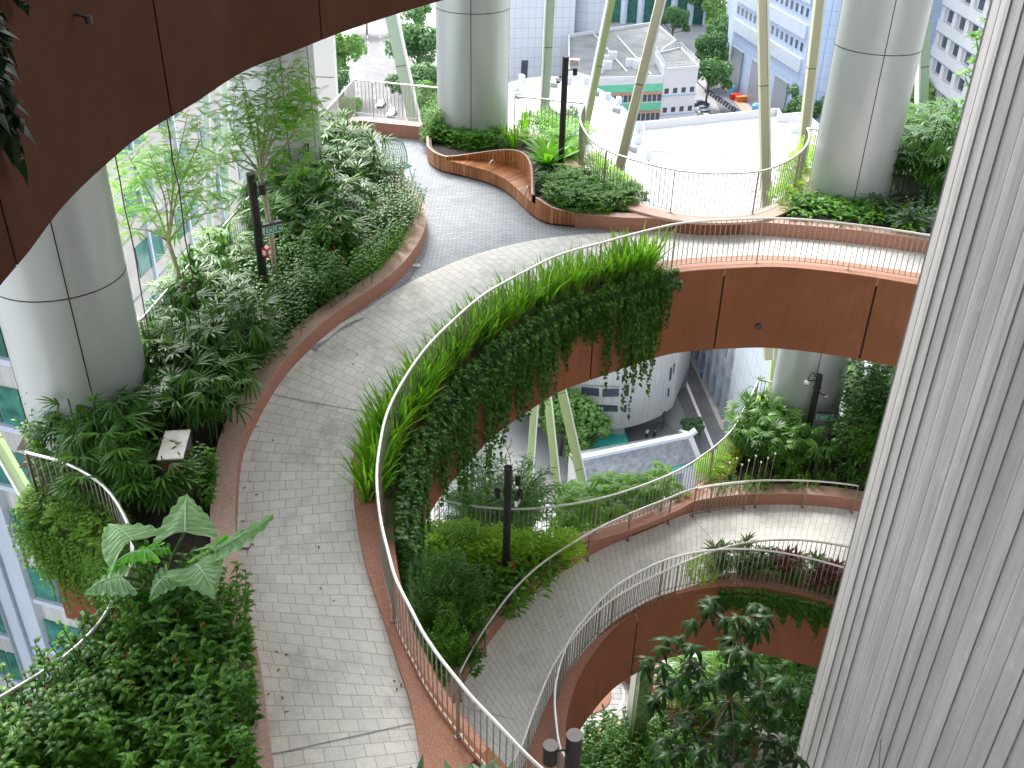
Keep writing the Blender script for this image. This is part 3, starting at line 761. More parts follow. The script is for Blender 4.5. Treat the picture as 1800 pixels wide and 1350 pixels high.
flat('road',[(1150,610),(1205,600),(1212,632),(1226,660),(1250,716),(1266,752),(1310,840),(1330,900),(1262,900),(1218,768),(1192,700)],'asphalt_near',.03,kind='structure')
flat('pavement',[(1205,600),(1222,600),(1228,630),(1258,686),(1280,738),(1340,850),(1310,840),(1266,752),(1250,716),(1226,660),(1212,632)],'side_walk',.12,kind='structure')
flat('road',[(1245,120),(1262,140),(1310,203),(1330,240),(1290,240),(1268,200),(1235,130)],'asphalt_far',.03,kind='structure')
flat('pavement',[(1262,140),(1275,135),(1350,240),(1330,240),(1310,203)],'brick_roof',.1,kind='structure')
def line(px,w,h=.05,dash=None,name='road_marking'):
    c=[G(x,y) for x,y in px]; mb=MB(); L=length(c)
    c=resample(c,max(2,int(L/1.0)))
    if not dash: sweep(mb,[Vector((p.x,p.y,ZG+h)) for p in c],[(-w/2,0),(w/2,0)],False,False)
    else:
        n=int(L/dash[1]); r_=resample(c,n*10+1)
        for k in range(n):
            a=r_[k*10]; b=r_[k*10+int(10*dash[0]/dash[1])]; sweep(mb,[Vector((q.x,q.y,ZG+h)) for q in (a,b)],[(-w/2,0),(w/2,0)],False,False)
    return mb.build(name,MATS['road_paint'],kind='structure')
for q in ([(640,20),(644,49),(653,128),(662,200)],[(662,20),(666,47),(677,128),(692,215)],[(622,60),(628,131),(633,200)]): line(q,.2,.06,(3,8))
line([(1196,648),(1222,712),(1250,780),(1270,830)],.45)
mb=MB()
for x,y in ((638,112),(663,115),(688,112)):
    c=G(x,y); mb.add([c+Vector((-.18,3,.07)),c+Vector((.18,3,.07)),c+Vector((.12,-.5,.07)),c+Vector((-.12,-.5,.07))],[(0,1,2,3)]); 
    mb.add([c+Vector((-.42,-.5,.07)),c+Vector((.42,-.5,.07)),c+Vector((0,-2.8,.07))],[(0,1,2)])
mb.build('road_arrow_marking',MATS['road_paint'],kind='structure')
def building(name,label,poly,ztop,wall,roof='white_roof',cat='building',zb=None,par=0):
    c=sum((Vector((p[0],p[1],0)) for p in poly),Vector())/len(poly)
    root=empty(name,(c.x,c.y,ZG),label=label,cat=cat)
    mb=MB(); mb.prism(poly,ZG if zb is None else zb,ztop); mb.build('wall',MATS[wall],root)
    mb=MB(); mb.prism(poly,ztop+.01,ztop+.08) 
    ro=mb.build('roof',MATS[roof],root)
    if par:
        q=[Vector((p[0],p[1],ztop)) for p in poly]; ar=sum(q[i].x*q[(i+1)%len(q)].y-q[(i+1)%len(q)].x*q[i].y for i in range(len(q)))
        mb=MB()
        for i in range(len(q)):
            a,b=q[i],q[(i+1)%len(q)]; t=(b-a); l=t.length; t.normalize(); mb.box((a+b)/2+Vector((0,0,par/2)),(l+.35,.4,par),math.atan2(t.y,t.x))
        mb.build('parapet',MATS['white_wall'],root)
    return root
def raywall(px,py,poly,closed=True):
    d=ray(px,py); best=None; n=len(poly)
    for i in range(n if closed else n-1):
        a=poly[i]; b=poly[(i+1)%n]; ex=b[0]-a[0]; ey=b[1]-a[1]
        den=d.x*ey-d.y*ex
        if abs(den)<1e-9: continue
        t=(a[0]*ey-a[1]*ex)/den; u=(a[0]*d.y-a[1]*d.x)/den
        if t>0 and -1e-6<=u<=1+1e-6 and (best is None or t<best[0]):
            best=(t,d*t)
    return best[1] if best else None
def onwall(mb,quad,poly,off=.06,seg=1,closed=True):
    x=[q[0] for q in quad]; 
    pts=[raywall(a,b,poly,closed) for a,b in quad]
    if any(p is None for p in pts): return False
    for k in range(seg):
        s0,s1=k/seg,(k+1)/seg
        def L2(i,j,s): 
            if seg==1: return pts[i].lerp(pts[j],s)
            return raywall(quad[i][0]+(quad[j][0]-quad[i][0])*s,quad[i][1]+(quad[j][1]-quad[i][1])*s,poly,closed)
        v=[L2(0,1,s0),L2(0,1,s1),L2(3,2,s1),L2(3,2,s0)]
        v=[p*(1-off/p.length) for p in v]; mb.add(v,[(0,1,2,3)])
    return True
WINN=0
def wgrid(root,a,b,z0,z1,nx,nz,fw,fh,mat='glass_dark',name='window',depth=.12,frame=None,maxn=98,surround=.0,off=.0):
    """nx x nz windows on the wall a-b; shared mesh, each its own child"""
    a=Vector((a[0],a[1],0)); b=Vector((b[0],b[1],0)); t=b-a; L=t.length; t.normalize(); nn=Vector((t.y,-t.x,0))
    if nn.dot(-a)<0: nn=-nn
    ww=L/nx*fw; wh=(z1-z0)/nz*fh; ang=math.atan2(t.y,t.x)
    mb=MB(); mb.box((0,0,0),(ww,.1,wh)); me=None; cnt=0
    rest=MB()
    for j in range(nz):
        for i in range(nx):
            p=a+t*(L*(i+.5)/nx)+nn*off; z=z0+(z1-z0)*(j+.5)/nz
            if cnt<maxn:
                if me is None:
                    o=mb.build(name,MATS[mat],None); me=o; first=True
                else: o=me.copy(); COL.objects.link(o)
                o.parent=root; o.location=p+Vector((0,0,z))-root.location; o.rotation_euler=(0,0,ang); o['_loc']=1
            else: rest.box((p.x,p.y,z),(ww,.1,wh),ang)
            cnt+=1
    if rest.v:
        o=rest.build('window_rows',MATS[mat],root,kind='stuff'); o.data.transform(Matrix.Translation(-root.location)); o['_loc']=1
def band(root,a,b,z0,z1,mat,name='band',proud=.15,ext=0.0,nv=None):
    a=Vector((a[0],a[1],0)); b=Vector((b[0],b[1],0)); t=b-a; L=t.length; t.normalize(); nn=Vector((t.y,-t.x,0))
    if nn.dot(-a)<0: nn=-nn
    if nv is not None: nn=nv
    mb=MB(); mb.box((a+b)/2+nn*(proud/2-.05)+Vector((0,0,(z0+z1)/2)),(L+ext,proud+.1,z1-z0),math.atan2(t.y,t.x)); return mb.build(name,MATS[mat],root)
# -- white tiled tower (behind middle column)
a=G(800,185); b=G(1003,178); poly=[(a.x,a.y),(b.x,b.y)]
cx=G(1028,165); poly2=[(a.x,a.y),(b.x,b.y),(b.x+2,b.y+60),(a.x-4,a.y+60)]
root=building('tiled_tower','pale tiled tower right behind the middle round column',poly2,60,'white_tile')
mb=MB(); mb.cyl((cx.x,cx.y+3,ZG),5.2,140,32); mb.build('round_stair_tower',MATS['white_tile'],root,smooth=True)
mb=MB()
for q in ([(917,106),(929,106),(926,140),(915,140)],[(1035,104),(1042,104),(1040,134),(1033,134)]): onwall(mb,q,poly2,.1)
mb.build('louvre',MATS['glass_dark'],root); localize(root)
# -- low building with grey roof
zr=-61.0
A=[P(x,y,zr) for x,y in [(1000,66),(1150,44),(1187,76),(1163,92),(1166,139),(1046,143),(1000,130)]]
A=[(p.x,p.y) for p in A]
root=building('low_office_block','low white block with dark grey flat roof and green panel strips',A,zr,'white_wall','grey_roof',par=.9)
f0,f1=A[5],A[4]
for k in range(5):
    z_=zr-1.0-k*4.4
    band(root,f0,f1,z_-1.7,z_,'green_panel','green_panel',.25); band(root,f0,f1,z_-2.3,z_-1.9,'brick_roof','sunshade',.5)
    wgrid(root,f0,f1,z_-4.2,z_-2.4,14,1,.8,.9,'glass_dark',maxn=14,off=.03)
mb=MB()
for x,y in ((1042,60),(1085,66)):
    p0=P(x,y,zr);p1=P(x+60,y+68,zr); mb.tube([Vector((p0.x,p0.y,zr+.3)),Vector((p1.x,p1.y,zr+.3))],.25,6)
mb.build('roof_kerb',MATS['white_wall'],root)
for i,(x,y) in enumerate(((1076,105),(1108,118),(1061,112),(1067,122),(1120,121),(1130,117),(1052,128))):
    p=P(x,y,zr); mb=MB(); mb.box(p+Vector((0,0,1.0)),(2.2,1.5,2.0)); mb.cyl(p+Vector((0,-.76,.9)),.01,.1,6); mb.build('roof_unit',MATS['white_wall'],root)
localize(root)
# stair tower
zr2=-59.0
S=[P(x,y,zr2) for x,y in [(1152,96),(1196,86),(1228,119),(1168,123)]]; S=[(p.x,p.y) for p in S]
root=building('stair_block','white stair block with railed roof and rows of small square windows',S,zr2,'white_wall','grey_roof',par=.5)
for k in range(4):
    z_=zr2-4.2-k*4.5; wgrid(root,S[3],S[2],z_-1.5,z_,4,1,.5,.8,'glass_dark',maxn=4); band(root,S[3],S[2],z_-2.0,z_-1.7,'blue_panel','band',.2)
mb=MB()
for i in range(4):
    a,b=Vector((*S[i],zr2)),Vector((*S[(i+1)%4],zr2))
    for h in (1.0,1.6): mb.tube([a+Vector((0,0,h)),b+Vector((0,0,h))],.07,5)
    for k in range(8): q=a.lerp(b,k/8); mb.tube([q,q+Vector((0,0,1.6))],.06,5)
mb.build('roof_railing',MATS['white_wall'],root); localize(root)
# -- white flat roof in front + round roof
zw=-62.0
Wp=[P(x,y,zw) for x,y in [(1128,228),(1365,203),(1372,214),(1412,210),(1446,240),(1530,440),(1150,440),(1140,300)]]
Wp=[(p.x,p.y) for p in Wp]
root=building('white_roof_building','very bright white flat roof with low parapet seen through the semicircular railing',Wp,zw,'white_wall','white_roof',par=1.6)
mb=MB(); 
for x,y,w_,d_,h_ in ((1160,268,5,.4,.3),(1400,232,3,2,1.6),(1385,215,5,.5,1.4)):
    p=P(x,y,zw); mb=MB(); mb.box(p+Vector((0,0,h_/2+.1)),(w_,d_,h_)); mb.build('roof_box',MATS['white_wall'],root)
mb=MB()
for k in range(16):
    p=P(1270+k*6+(k%3)*9,270+k*7+(k%4)*5,zw+.1); mb.box(p+Vector((0,0,.1)),(.35,.2,.12),k)
mb.build('roof_anchor',MATS['grey_roof'],root)
localize(root)
zc_=-58.0
RO=[P(x,y,zc_) for x,y in [(800,200),(850,168),(900,151),(960,144),(1010,151),(1050,167),(1085,190),(1115,222),(1138,262),(1155,310),(1168,380),(1172,450)]]
RO=catmull([Vector((p.x,p.y,0)) for p in RO],3)+[Vector((P(800,450,zc_).x,P(800,450,zc_).y,0))]
c0=Vector((sum(p.x for p in RO)/len(RO),sum(p.y for p in RO)/len(RO),0))
root=empty('round_roof_building',(c0.x,c0.y,ZG),label='white curved roof building with a rim track left of the flat white roof',cat='building')
mb=MB(); mb.prism([(p.x,p.y) for p in RO],ZG,zc_); mb.build('wall',MATS['white_wall'],root,smooth=True)
mb=MB(); n_=len(RO); vs=[]
for f_,zz in ((1,.05),(.98,1.2),(.85,2.0),(.6,2.8),(.3,3.2),(.02,3.3)):
    for p in RO: q=c0.lerp(p,f_); vs.append((q.x,q.y,zc_+zz))
mb.add(vs,[(j_*n_+k,j_*n_+(k+1)%n_,(j_+1)*n_+(k+1)%n_,(j_+1)*n_+k) for j_ in range(5) for k in range(n_)]); mb.build('roof',MATS['white_roof'],root,smooth='all')
for rf in (.90,.84):
    mb=MB(); mb.tube([Vector((c0.lerp(p,rf).x,c0.lerp(p,rf).y,zc_+2.1)) for p in RO[:-1]],.13,5,False); mb.build('rim_track',MATS['pale_blue_panel'],root)
for k in range(16):
    p=c0.lerp(RO[min(len(RO)-2,4+k*2)],.62+.12*(k%3)); mb=MB(); mb.box((p.x,p.y,zc_+3.0),(1.4,.9,1.2),k); mb.build('roof_unit',MATS['pale_blue_panel' if k%3 else 'grey_roof'],root)
localize(root)
# -- blue banded tower
pA=G(1277,150); pB=G(1388,238); pC=G(1450,236); pD=G(1640,205)
T=[(pA.x,pA.y),(pB.x,pB.y)]
for k in range(1,7):
    an=R(180+k*14); T.append((pB.x+6-6*math.cos(R(k*15)),pB.y-6*math.sin(R(k*15))+0))
T+= [(pC.x,pC.y-1.5),(pD.x,pD.y),(pD.x+10,pD.y+60),(pA.x+6,pA.y+45)]
root=building('blue_tower','pale blue banded office tower with rounded corner at upper right',T,70,'blue_tile')
for k in range(16):
    z_=ZG+16+k*8.2
    band(root,T[0],T[1],z_,z_+3.4,'pale_blue_panel','band',.5)
    if k<8: wgrid(root,T[0],T[1],z_+4.4,z_+7.6,15,1,.4,.62,'glass_dark',maxn=15,off=.05)
for k in range(10):
    z_=ZG+14+k*8.2; p=T[8] if len(T)>8 else T[-3]
    wgrid(root,(pC.x+6,pC.y-2.3),(pC.x+20,pC.y-4.6),z_,z_+5,2,1,.25,.55,'glass_dark',maxn=2,off=.4)
mb=MB(); 
for s_ in (.12,.45,.8):
    a=Vector((*T[0],ZG)).lerp(Vector((*T[1],ZG)),s_); mb=MB(); t=(Vector((*T[1],0))-Vector((*T[0],0))).normalized(); mb.box(a+Vector((0,0,6))+Vector((-.15,-.05,0)),(8.5,.5,12),math.atan2(t.y,t.x)); mb.build('entrance_bay',MATS['bronze_wall'],root)
localize(root)
# -- white office with grid of square windows
q0=G(1629,262); zz=-30; 
p1=P(1655,45,zat(q0.x,q0.y,45)); zz=p1.z; p2=P(1742,101,zz); dr=(p2-p1); dr.z=0; dr.normalize()
e0=Vector((p1.x,p1.y,0)); e1=e0+dr*75
W=[(e0.x,e0.y),(e1.x,e1.y),(e1.x+60,e1.y+20),(e0.x+50,e0.y+30)]
root=building('white_office_block','white office block with regular square windows beside the concrete core',W,10,'white_wall')
zt0=zat(e0.x,e0.y,45)
sp=1.0
while proj((e0.x+dr.x*sp,e0.y+dr.y*sp,zt0))[0]-proj((e0.x,e0.y,zt0))[0]<19.5 and sp<20: sp+=.1
rowh=zt0-zat(e0.x,e0.y,89)
ncol=12
for k in range(-3,8):
    z_=zt0-rowh*.72-k*rowh
    if z_<ZG: continue
    wgrid(root,e0+dr*sp*.15,e0+dr*sp*(ncol+.15),z_,z_+rowh*.52,ncol,1,.55,1,'glass_dark',maxn=12,off=.0)
    band(root,e0,e0+dr*sp*16,z_+rowh*.56,z_+rowh*.98,'white_wall','spandrel',1.1); band(root,e0,e0+dr*sp*16,z_+rowh*.53,z_+rowh*.56,'bronze_wall','dark_strip',1.2)  # dark strip, slightly proud, along the foot of each spandrel
for k in range(ncol+2):
    a=e0+dr*sp*(k+.15); mb=MB(); mb.box((a.x,a.y,ZG+40),(sp*.28,1.6,78),math.atan2(dr.y,dr.x)); mb.build('mullion',MATS['white_wall'],root)
localize(root)
# -- red roof shophouses behind
for (x,y) in ((1640,30),(1612,110)):
    p=G(x,y); root=empty('shophouse',(p.x,p.y,ZG),label='low shophouse with orange tiled roof, '+('upper of the two beside the white office' if y<50 else 'lower of the two beside the white office'),cat='house')
    mb=MB(); mb.box((0,0,4),(16,10,8)); mb.build('wall',MATS['stone_wall'],root)
    mb=MB(); mb.add([(-8.5,-6,8),(8.5,-6,8),(8.5,6,8),(-8.5,6,8),(-8.5,0,11.5),(8.5,0,11.5)],[(0,1,5,4),(2,3,4,5),(0,4,3),(1,2,5)]); mb.build('roof',MATS['brick_roof'],root)
# -- dark glazed block behind trees top centre
a=G(1010,45); b=G(1240,45)
D=[(a.x,a.y+8),(b.x,b.y+2),(b.x,b.y+60),(a.x,a.y+60)]
root=building('glass_block','dark green glazed block behind the grey roof at the top',D,-20,'glass_green')
for k in range(9):
    x=Vector((*D[0],0)).lerp(Vector((*D[1],0)),k/8); mb=MB(); mb.cyl((x.x,x.y-1.5,ZG),1.3,70,16); mb.build('pillar',MATS['pale_blue_panel'],root,smooth=True)
localize(root)
# -- round concrete building (lower centre)
zo=ZG+3.9
arc=[P(x,y,zo) for x,y in [(880,712),(940,733),(1000,745),(1040,752),(1080,754),(1120,747),(1160,731),(1182,716)]]
arc=catmull([Vector((p.x,p.y,0)) for p in arc],1.0)
far=[P(1212,640,zo),P(1190,600,zo),P(900,600,zo)]
RP=[(p.x,p.y) for p in arc]+[(p.x,p.y) for p in far]
root=building('round_concrete_block','pale round concrete block with curved strip windows above the temple roof',RP,-61,'tower_concrete','white_roof',zb=zo)
ac=[(p.x,p.y) for p in arc]
for q in ([(1022,680),(1053,683),(1053,697),(1022,693)],[(1059,684),(1088,683),(1088,697),(1059,698)],[(1000,703),(1043,711),(1043,722),(1000,714)],[(1044,711),(1086,713),(1086,724),(1044,722)],[(1101,676),(1106,676),(1105,696),(1099,697)],[(1097,712),(1102,712),(1101,724),(1096,725)],[(1178,648),(1182,644),(1180,667),(1176,670)],[(1174,684),(1177,681),(1176,696),(1173,699)],[(1184,640),(1187,638),(1185,655),(1183,658)],[(950,690),(990,700),(990,712),(950,702)],[(1165,725),(1171,721),(1167,752),(1161,758)]):
    mb=MB(); 
    if onwall(mb,q,RP,.12,4): mb.build('strip_window',MATS['glass_dark'],root)
mb=MB(); onwall(mb,[(1000,676),(1090,679),(1090,681),(1000,678)],RP,.2,8); mb.build('window_hood',MATS['grey_roof'],root)
c1=G(1084,776); mb=MB(); mb.box((c1.x,c1.y,ZG+2),(1.6,1.6,4)); mb.build('ground_pillar',MATS['tower_concrete'],root)
inner=[(p.x+1.5,p.y+9) for p in arc]+[(p.x,p.y) for p in far]
mb=MB(); mb.prism(inner,ZG,zo); mb.build('ground_floor_wall',MATS['bronze_wall'],root)
localize(root)
flat('forecourt',[(990,770),(1080,760),(1170,740),(1200,770),(1190,800),(1000,810)],'grey_roof',.02,kind='structure')
# -- parking structure
g0=G(1229,632); g1=G(1290,758); dr=(g1-g0).normalized(); g0=g0-dr*14; g1=g1+dr*16
nn=Vector((dr.y,-dr.x,0)); 
if nn.x>0: nn=-nn
Q=[(g0.x,g0.y),(g1.x,g1.y),(g1.x-nn.x*22,g1.y-nn.y*22),(g0.x-nn.x*22,g0.y-nn.y*22)]
root=building('parking_structure','grey multi storey car park with white slab edges beside the lower street',Q,ZG+19,'asphalt_far','white_roof')
for k in range(5):
    band(root,Q[0],Q[1],ZG+3.4+k*3.5,ZG+4.6+k*3.5,'white_wall','slab_edge',.7,0,nn)
for k in range(16):
    a=g0.lerp(g1,k/15); mb=MB(); mb.box((a.x+nn.x*.5,a.y+nn.y*.5,ZG+9.4),(.8,1.2,18.8),math.atan2(dr.y,dr.x)); mb.build('pillar',MATS['pale_blue_panel'],root)
wgrid(root,Q[0],Q[1],ZG+8.2,ZG+10.4,26,1,.5,.7,'glass_green',maxn=26,off=.0)
localize(root)
# -- temple
zrg=ZG+9; ze=ZG+5.2
r0,r1_=P(1008,813,zrg),P(1211,771,zrg); f0_,f1_=P(1020,868,ze),P(1228,812,ze); b0_,b1_=P(1000,800,ze),P(1196,764,ze)
root=empty('temple',((r0.x+r1_.x)/2,(r0.y+r1_.y)/2,ZG),label='old temple hall with grey tiled gable roof and white ridge',cat='temple')
mb=MB(); mb.add([r0,r1_,f1_,f0_,b0_,b1_,Vector((f0_.x,f0_.y,ZG)),Vector((f1_.x,f1_.y,ZG)),Vector((b1_.x,b1_.y,ZG)),Vector((b0_.x,b0_.y,ZG))],[(3,2,7,6),(1,5,8,7,2),(0,3,6,9,4)]); mb.build('wall',MATS['white_wall'],root)
mb=MB()
up_=Vector((0,0,.25)); n_=70
for (ea,eb) in ((f0_,f1_),(b0_,b1_)):
    for k in range(n_):
        s0,s1=k/n_,(k+.55)/n_; s2=(k+1)/n_
        for (u,v,h) in ((s0,s1,.34),(s1,s2,.20)):
            H=Vector((0,0,h)); mb.add([r0.lerp(r1_,u)+H,r0.lerp(r1_,v)+H,ea.lerp(eb,v)+H,ea.lerp(eb,u)+H],[(0,1,2,3)])
rf=mb.build('roof',MATS['temple_tile'],root)
mb=MB(); mb.tube([r0+Vector((0,0,.45)),r1_+Vector((0,0,.55)),r1_+Vector((.8,.3,1.1))],.42,6); rd=mb.build('ridge',MATS['pale_blue_panel'],root)
mb=MB(); 
for a,b in ((f1_,r1_),(b1_,r1_)): mb.tube([a+Vector((0,0,.4)),b+Vector((0,0,.5))],.4,6)
mb.build('gable_trim',MATS['white_wall'],root)
mb=MB(); mb.tube([f0_+Vector((0,-.2,.1)),f1_+Vector((0,-.2,.1))],.22,6); mb.build('gutter',MATS['teal_sheet'],root)
for s_ in (.45,.62,.8):
    a=f0_.lerp(f1_,s_); mb=MB(); mb.box((a.x,a.y-.1,ZG+3),(2.2,.3,2.2),math.atan2(f1_.y-f0_.y,f1_.x-f0_.x)); mb.build('door',MATS['bronze_wall'],root)
localize(root)
c=[G(1010,798),G(1050,790),G(1096,782)]; mb=MB(); sweep(mb,resample(c,12),[(0,0),(0,1.7),(.1,1.7),(.1,0)]); o=mb.build('blue_hoarding',MATS['blue_sheet'],label='bright blue site hoarding behind the temple roof',cat='hoarding'); origin_to(o,c[1])
c=G(1052,784); mb=MB(); mb.add([c+Vector((-4,-2,1.5)),c+Vector((4,-2,1.3)),c+Vector((3.5,3,2.2)),c+Vector((-3.5,3,2.4)),c+Vector((-4,-2,0)),c+Vector((4,-2,0))],[(0,1,2,3),(0,1,5,4)]); o=mb.build('tarpaulin',MATS['teal_sheet'],label='teal tarpaulin cover by the blue hoarding',cat='tarpaulin'); origin_to(o,c)
# -- left building with green windows, stone face
dA=Vector((.11,1,0)).normalized(); base=PY(270,450,75); o0=Vector((base.x,base.y,0))
s0=o0-dA*42; s1=o0+dA*26
LB=[(s0.x,s0.y),(s1.x,s1.y),(s1.x-40,s1.y),(s0.x-40,s0.y)]
root=building('stone_office_block','stone faced office block with green tinted windows behind the two slender trees',LB,-2,'stone_wall')
for k in range(15):
    z_=ZG+4+k*4.9
    wgrid(root,s0,s1,z_+1.3,z_+3.9,9,1,.62,1,'glass_green',maxn=(9 if 5<k<15 else 1),off=.02); band(root,s0,s1,z_-.05,z_+.12,'bronze_wall','joint_line',.04)
    for i in range(9):
        pass
for i in range(9):
    a=s0.lerp(s1,(i+.5)/9); mb=MB(); mb.box((a.x+.1,a.y,ZG+40),(.28,.35,76)); mb.build('mullion',MATS['pale_blue_panel'],root)
localize(root)
# pale blue finned wall beyond
t0_=s1+dA*1.5; t1_=PY(548,300,128); t1_.z=0
FB=[(t0_.x,t0_.y),(t1_.x,t1_.y),(t1_.x-30,t1_.y+20),(t0_.x-30,t0_.y)]
root=building('finned_block','pale blue block with vertical fins behind the feathery tree',FB,0,'pale_blue_panel')
for k in range(12):
    a=Vector((*FB[0],0)).lerp(Vector((*FB[1],0)),k/11); mb=MB(); mb.box((a.x+.5,a.y-.3,-40),(.35,1.2,78),R(-30)); mb.build('fin',MATS['bronze_wall' if k%2 else 'green_panel'],root)
localize(root)
# near-left tower with bays of green windows
b3=PY(30,1000,40); dB=Vector((1,-.32,0)).normalized(); g0=Vector((b3.x,b3.y,0))-dB*26; g1=Vector((b3.x,b3.y,0))+dB*7.5
NB=[(g0.x,g0.y),(g1.x,g1.y),(g1.x-9,g1.y+9),(g0.x-4,g0.y+20)]
root=building('near_office_block','grey office block with green window bays and pale vertical piers at the left edge',NB,-2,'tower_concrete')
Lw=(g1-g0).length; nb_=5
for i in range(nb_):
    a=g0+dB*(Lw*(i)/nb_); b=g0+dB*(Lw*(i+.66)/nb_); c=g0+dB*(Lw*(i+1)/nb_)
    for k in range(18):
        z_=-70+k*3.9
        if -52<z_<-5: wgrid(root,a,b,z_,z_+2.1,3,1,.9,1,'glass_green',maxn=3,off=.05); band(root,a,b,z_-.35,z_-.05,'pale_blue_panel','sill',.3)
    m_=(b+c)/2; mb=MB(); mb.box((m_.x,m_.y,-41),((c-b).length,.9,78),math.atan2(dB.y,dB.x)); mb.build('pier',MATS['pale_blue_panel'],root)
    mb=MB(); nnb=Vector((dB.y,-dB.x,0)); nnb=nnb if nnb.dot(-g0)>0 else -nnb
    for q in (b,m_): mb.box((q.x+nnb.x*.5,q.y+nnb.y*.5,-41),(.12,.25,78),math.atan2(dB.y,dB.x))
    mb.build('pier_groove',MATS['bronze_wall'],root)
localize(root)
# grey wall strip seen at right lower
a=P(1490,640,-45); b=P(1700,650,-45)
GB=[(a.x,a.y),(b.x,b.y),(b.x+10,b.y+40),(a.x,a.y+40)]
root=building('grey_clad_block','grey clad low block behind the right column of the lower garden',GB,-46,'pale_tile','white_roof',par=.6); localize(root)
# ---- FINS of the tower facade (tall green strips)
m,nt,b=newmat('fin_green'); b.inputs['Base Color'].default_value=(.36,.46,.22,1); b.inputs['Roughness'].default_value=.45
m,nt,b=newmat('fin_sage'); b.inputs['Base Color'].default_value=(.40,.52,.42,1); b.inputs['Roughness'].default_value=.45
m,nt,b=newmat('fin_sand'); b.inputs['Base Color'].default_value=(.50,.48,.34,1); b.inputs['Roughness'].default_value=.45
m,nt,b=newmat('fin_edge'); b.inputs['Base Color'].default_value=(.75,.76,.74,1); b.inputs['Roughness'].default_value=.4
def fin(p0,p1,Y0,Y1,w,mat,label,ext=(2.0,8.0),edge=1,yaw=0,deep=.3):
    a=PY(*p0,Y0); b=PY(*p1,Y1); d=(b-a)
    A=a-d*((3 if p0[1]>590 else 8)/max(d.length,1)); B=b+d*(ext[1]/max(d.length,1)); d.normalize()
    x=Vector((1,0,0))-d*d.x; x.normalize(); y=d.cross(x)
    ax=Matrix((x,y,d)).transposed(); Lf=(B-A).length; c=(A+B)/2
    root=empty('facade_fin',c,label=label,cat='facade fin')
    mb=MB(); mb.box((0,0,0),(w,deep,Lf),ax=ax); mb.build('fin_blade',MATS[mat],root)
    mb=MB(); mb.box(x*(w/2+.02)*edge+y*.02,(.05,deep+.08,Lf),ax=ax); mb.build('fin_edge',MATS['fin_edge'],root)
    mb=MB(); 
    for s_ in (-.22,.05,.3): mb.box(d*Lf*s_,(w+.006,deep+.012,.02),ax=ax)
    mb.build('panel_joint',MATS['seam'],root)
YF=34
for i,(p0,p1,w,mt,lb,Y0,Y1,ed) in enumerate([
 ((1075,0),(1030,222),.21,'fin_green','green facade fin first right of the black lamp post',33,34,-1),
 ((1160,0),(1086,300),.23,'fin_sand','olive tilted facade fin crossing the low office roofs',30,28.5,1),
 ((1339,0),(1344,300),.23,'fin_sand','sand coloured upright fin in front of the blue tower',30,29,1),
 ((1439,0),(1412,240),.23,'fin_sand','sand coloured fin just left of the right round column',31,31,1),
 ((968,0),(959,175),.26,'fin_sage','sage green fin between the middle column and the black lamp post',33,33,-1),
 ((1625,0),(1620,235),.27,'fin_sage','grey green fin left of the white office windows',30,30,-1),
 ((686,20),(728,215),.36,'fin_sage','wide sage fin leaning right across the street with cars',33,33,1),
 ((776,0),(800,200),.36,'fin_sage','sage fin just left of the middle round column',33.5,33.5,1),
 ((565,60),(575,220),.7,'fin_edge','white fin beside the left corner railing',32,32,1),
 ((366,200),(372,420),.16,'fin_sage','thin sage fin behind the left slender tree',27,27,1),
 ((397,120),(403,400),.16,'fin_sage','thin sage fin left of the feathery tree trunk',28,28,1),
 ((1010,790),(985,680),.34,'fin_green','green fin with white edge curving down to the palms below the bridge',32,33,1),
 ((970,775),(961,690),.28,'fin_green','middle of three green fins under the bridge',33,34,1),
 ((935,770),(940,700),.26,'fin_green','left of three green fins under the bridge',34,34,1),
 ((1358,690),(1366,610),.34,'fin_green','green fin left of the lower right column',29,30,1),
 ((1498,680),(1506,610),.34,'fin_green','green fin right of the lower right column',30,30,1),
 ((1590,690),(1596,640),.3,'fin_green','green fin nearest the concrete core in the lower garden',30,30,1),
 ((-10,765),(62,890),.21,'fin_green','green fin crossing the green windows at the left edge',21,20,-1)]):
    if p0[1]>p1[1]: p0,p1,Y0,Y1=p1,p0,Y1,Y0
    fin(p0,p1,Y0,Y1,w,mt,lb,edge=ed,ext=(2,6))
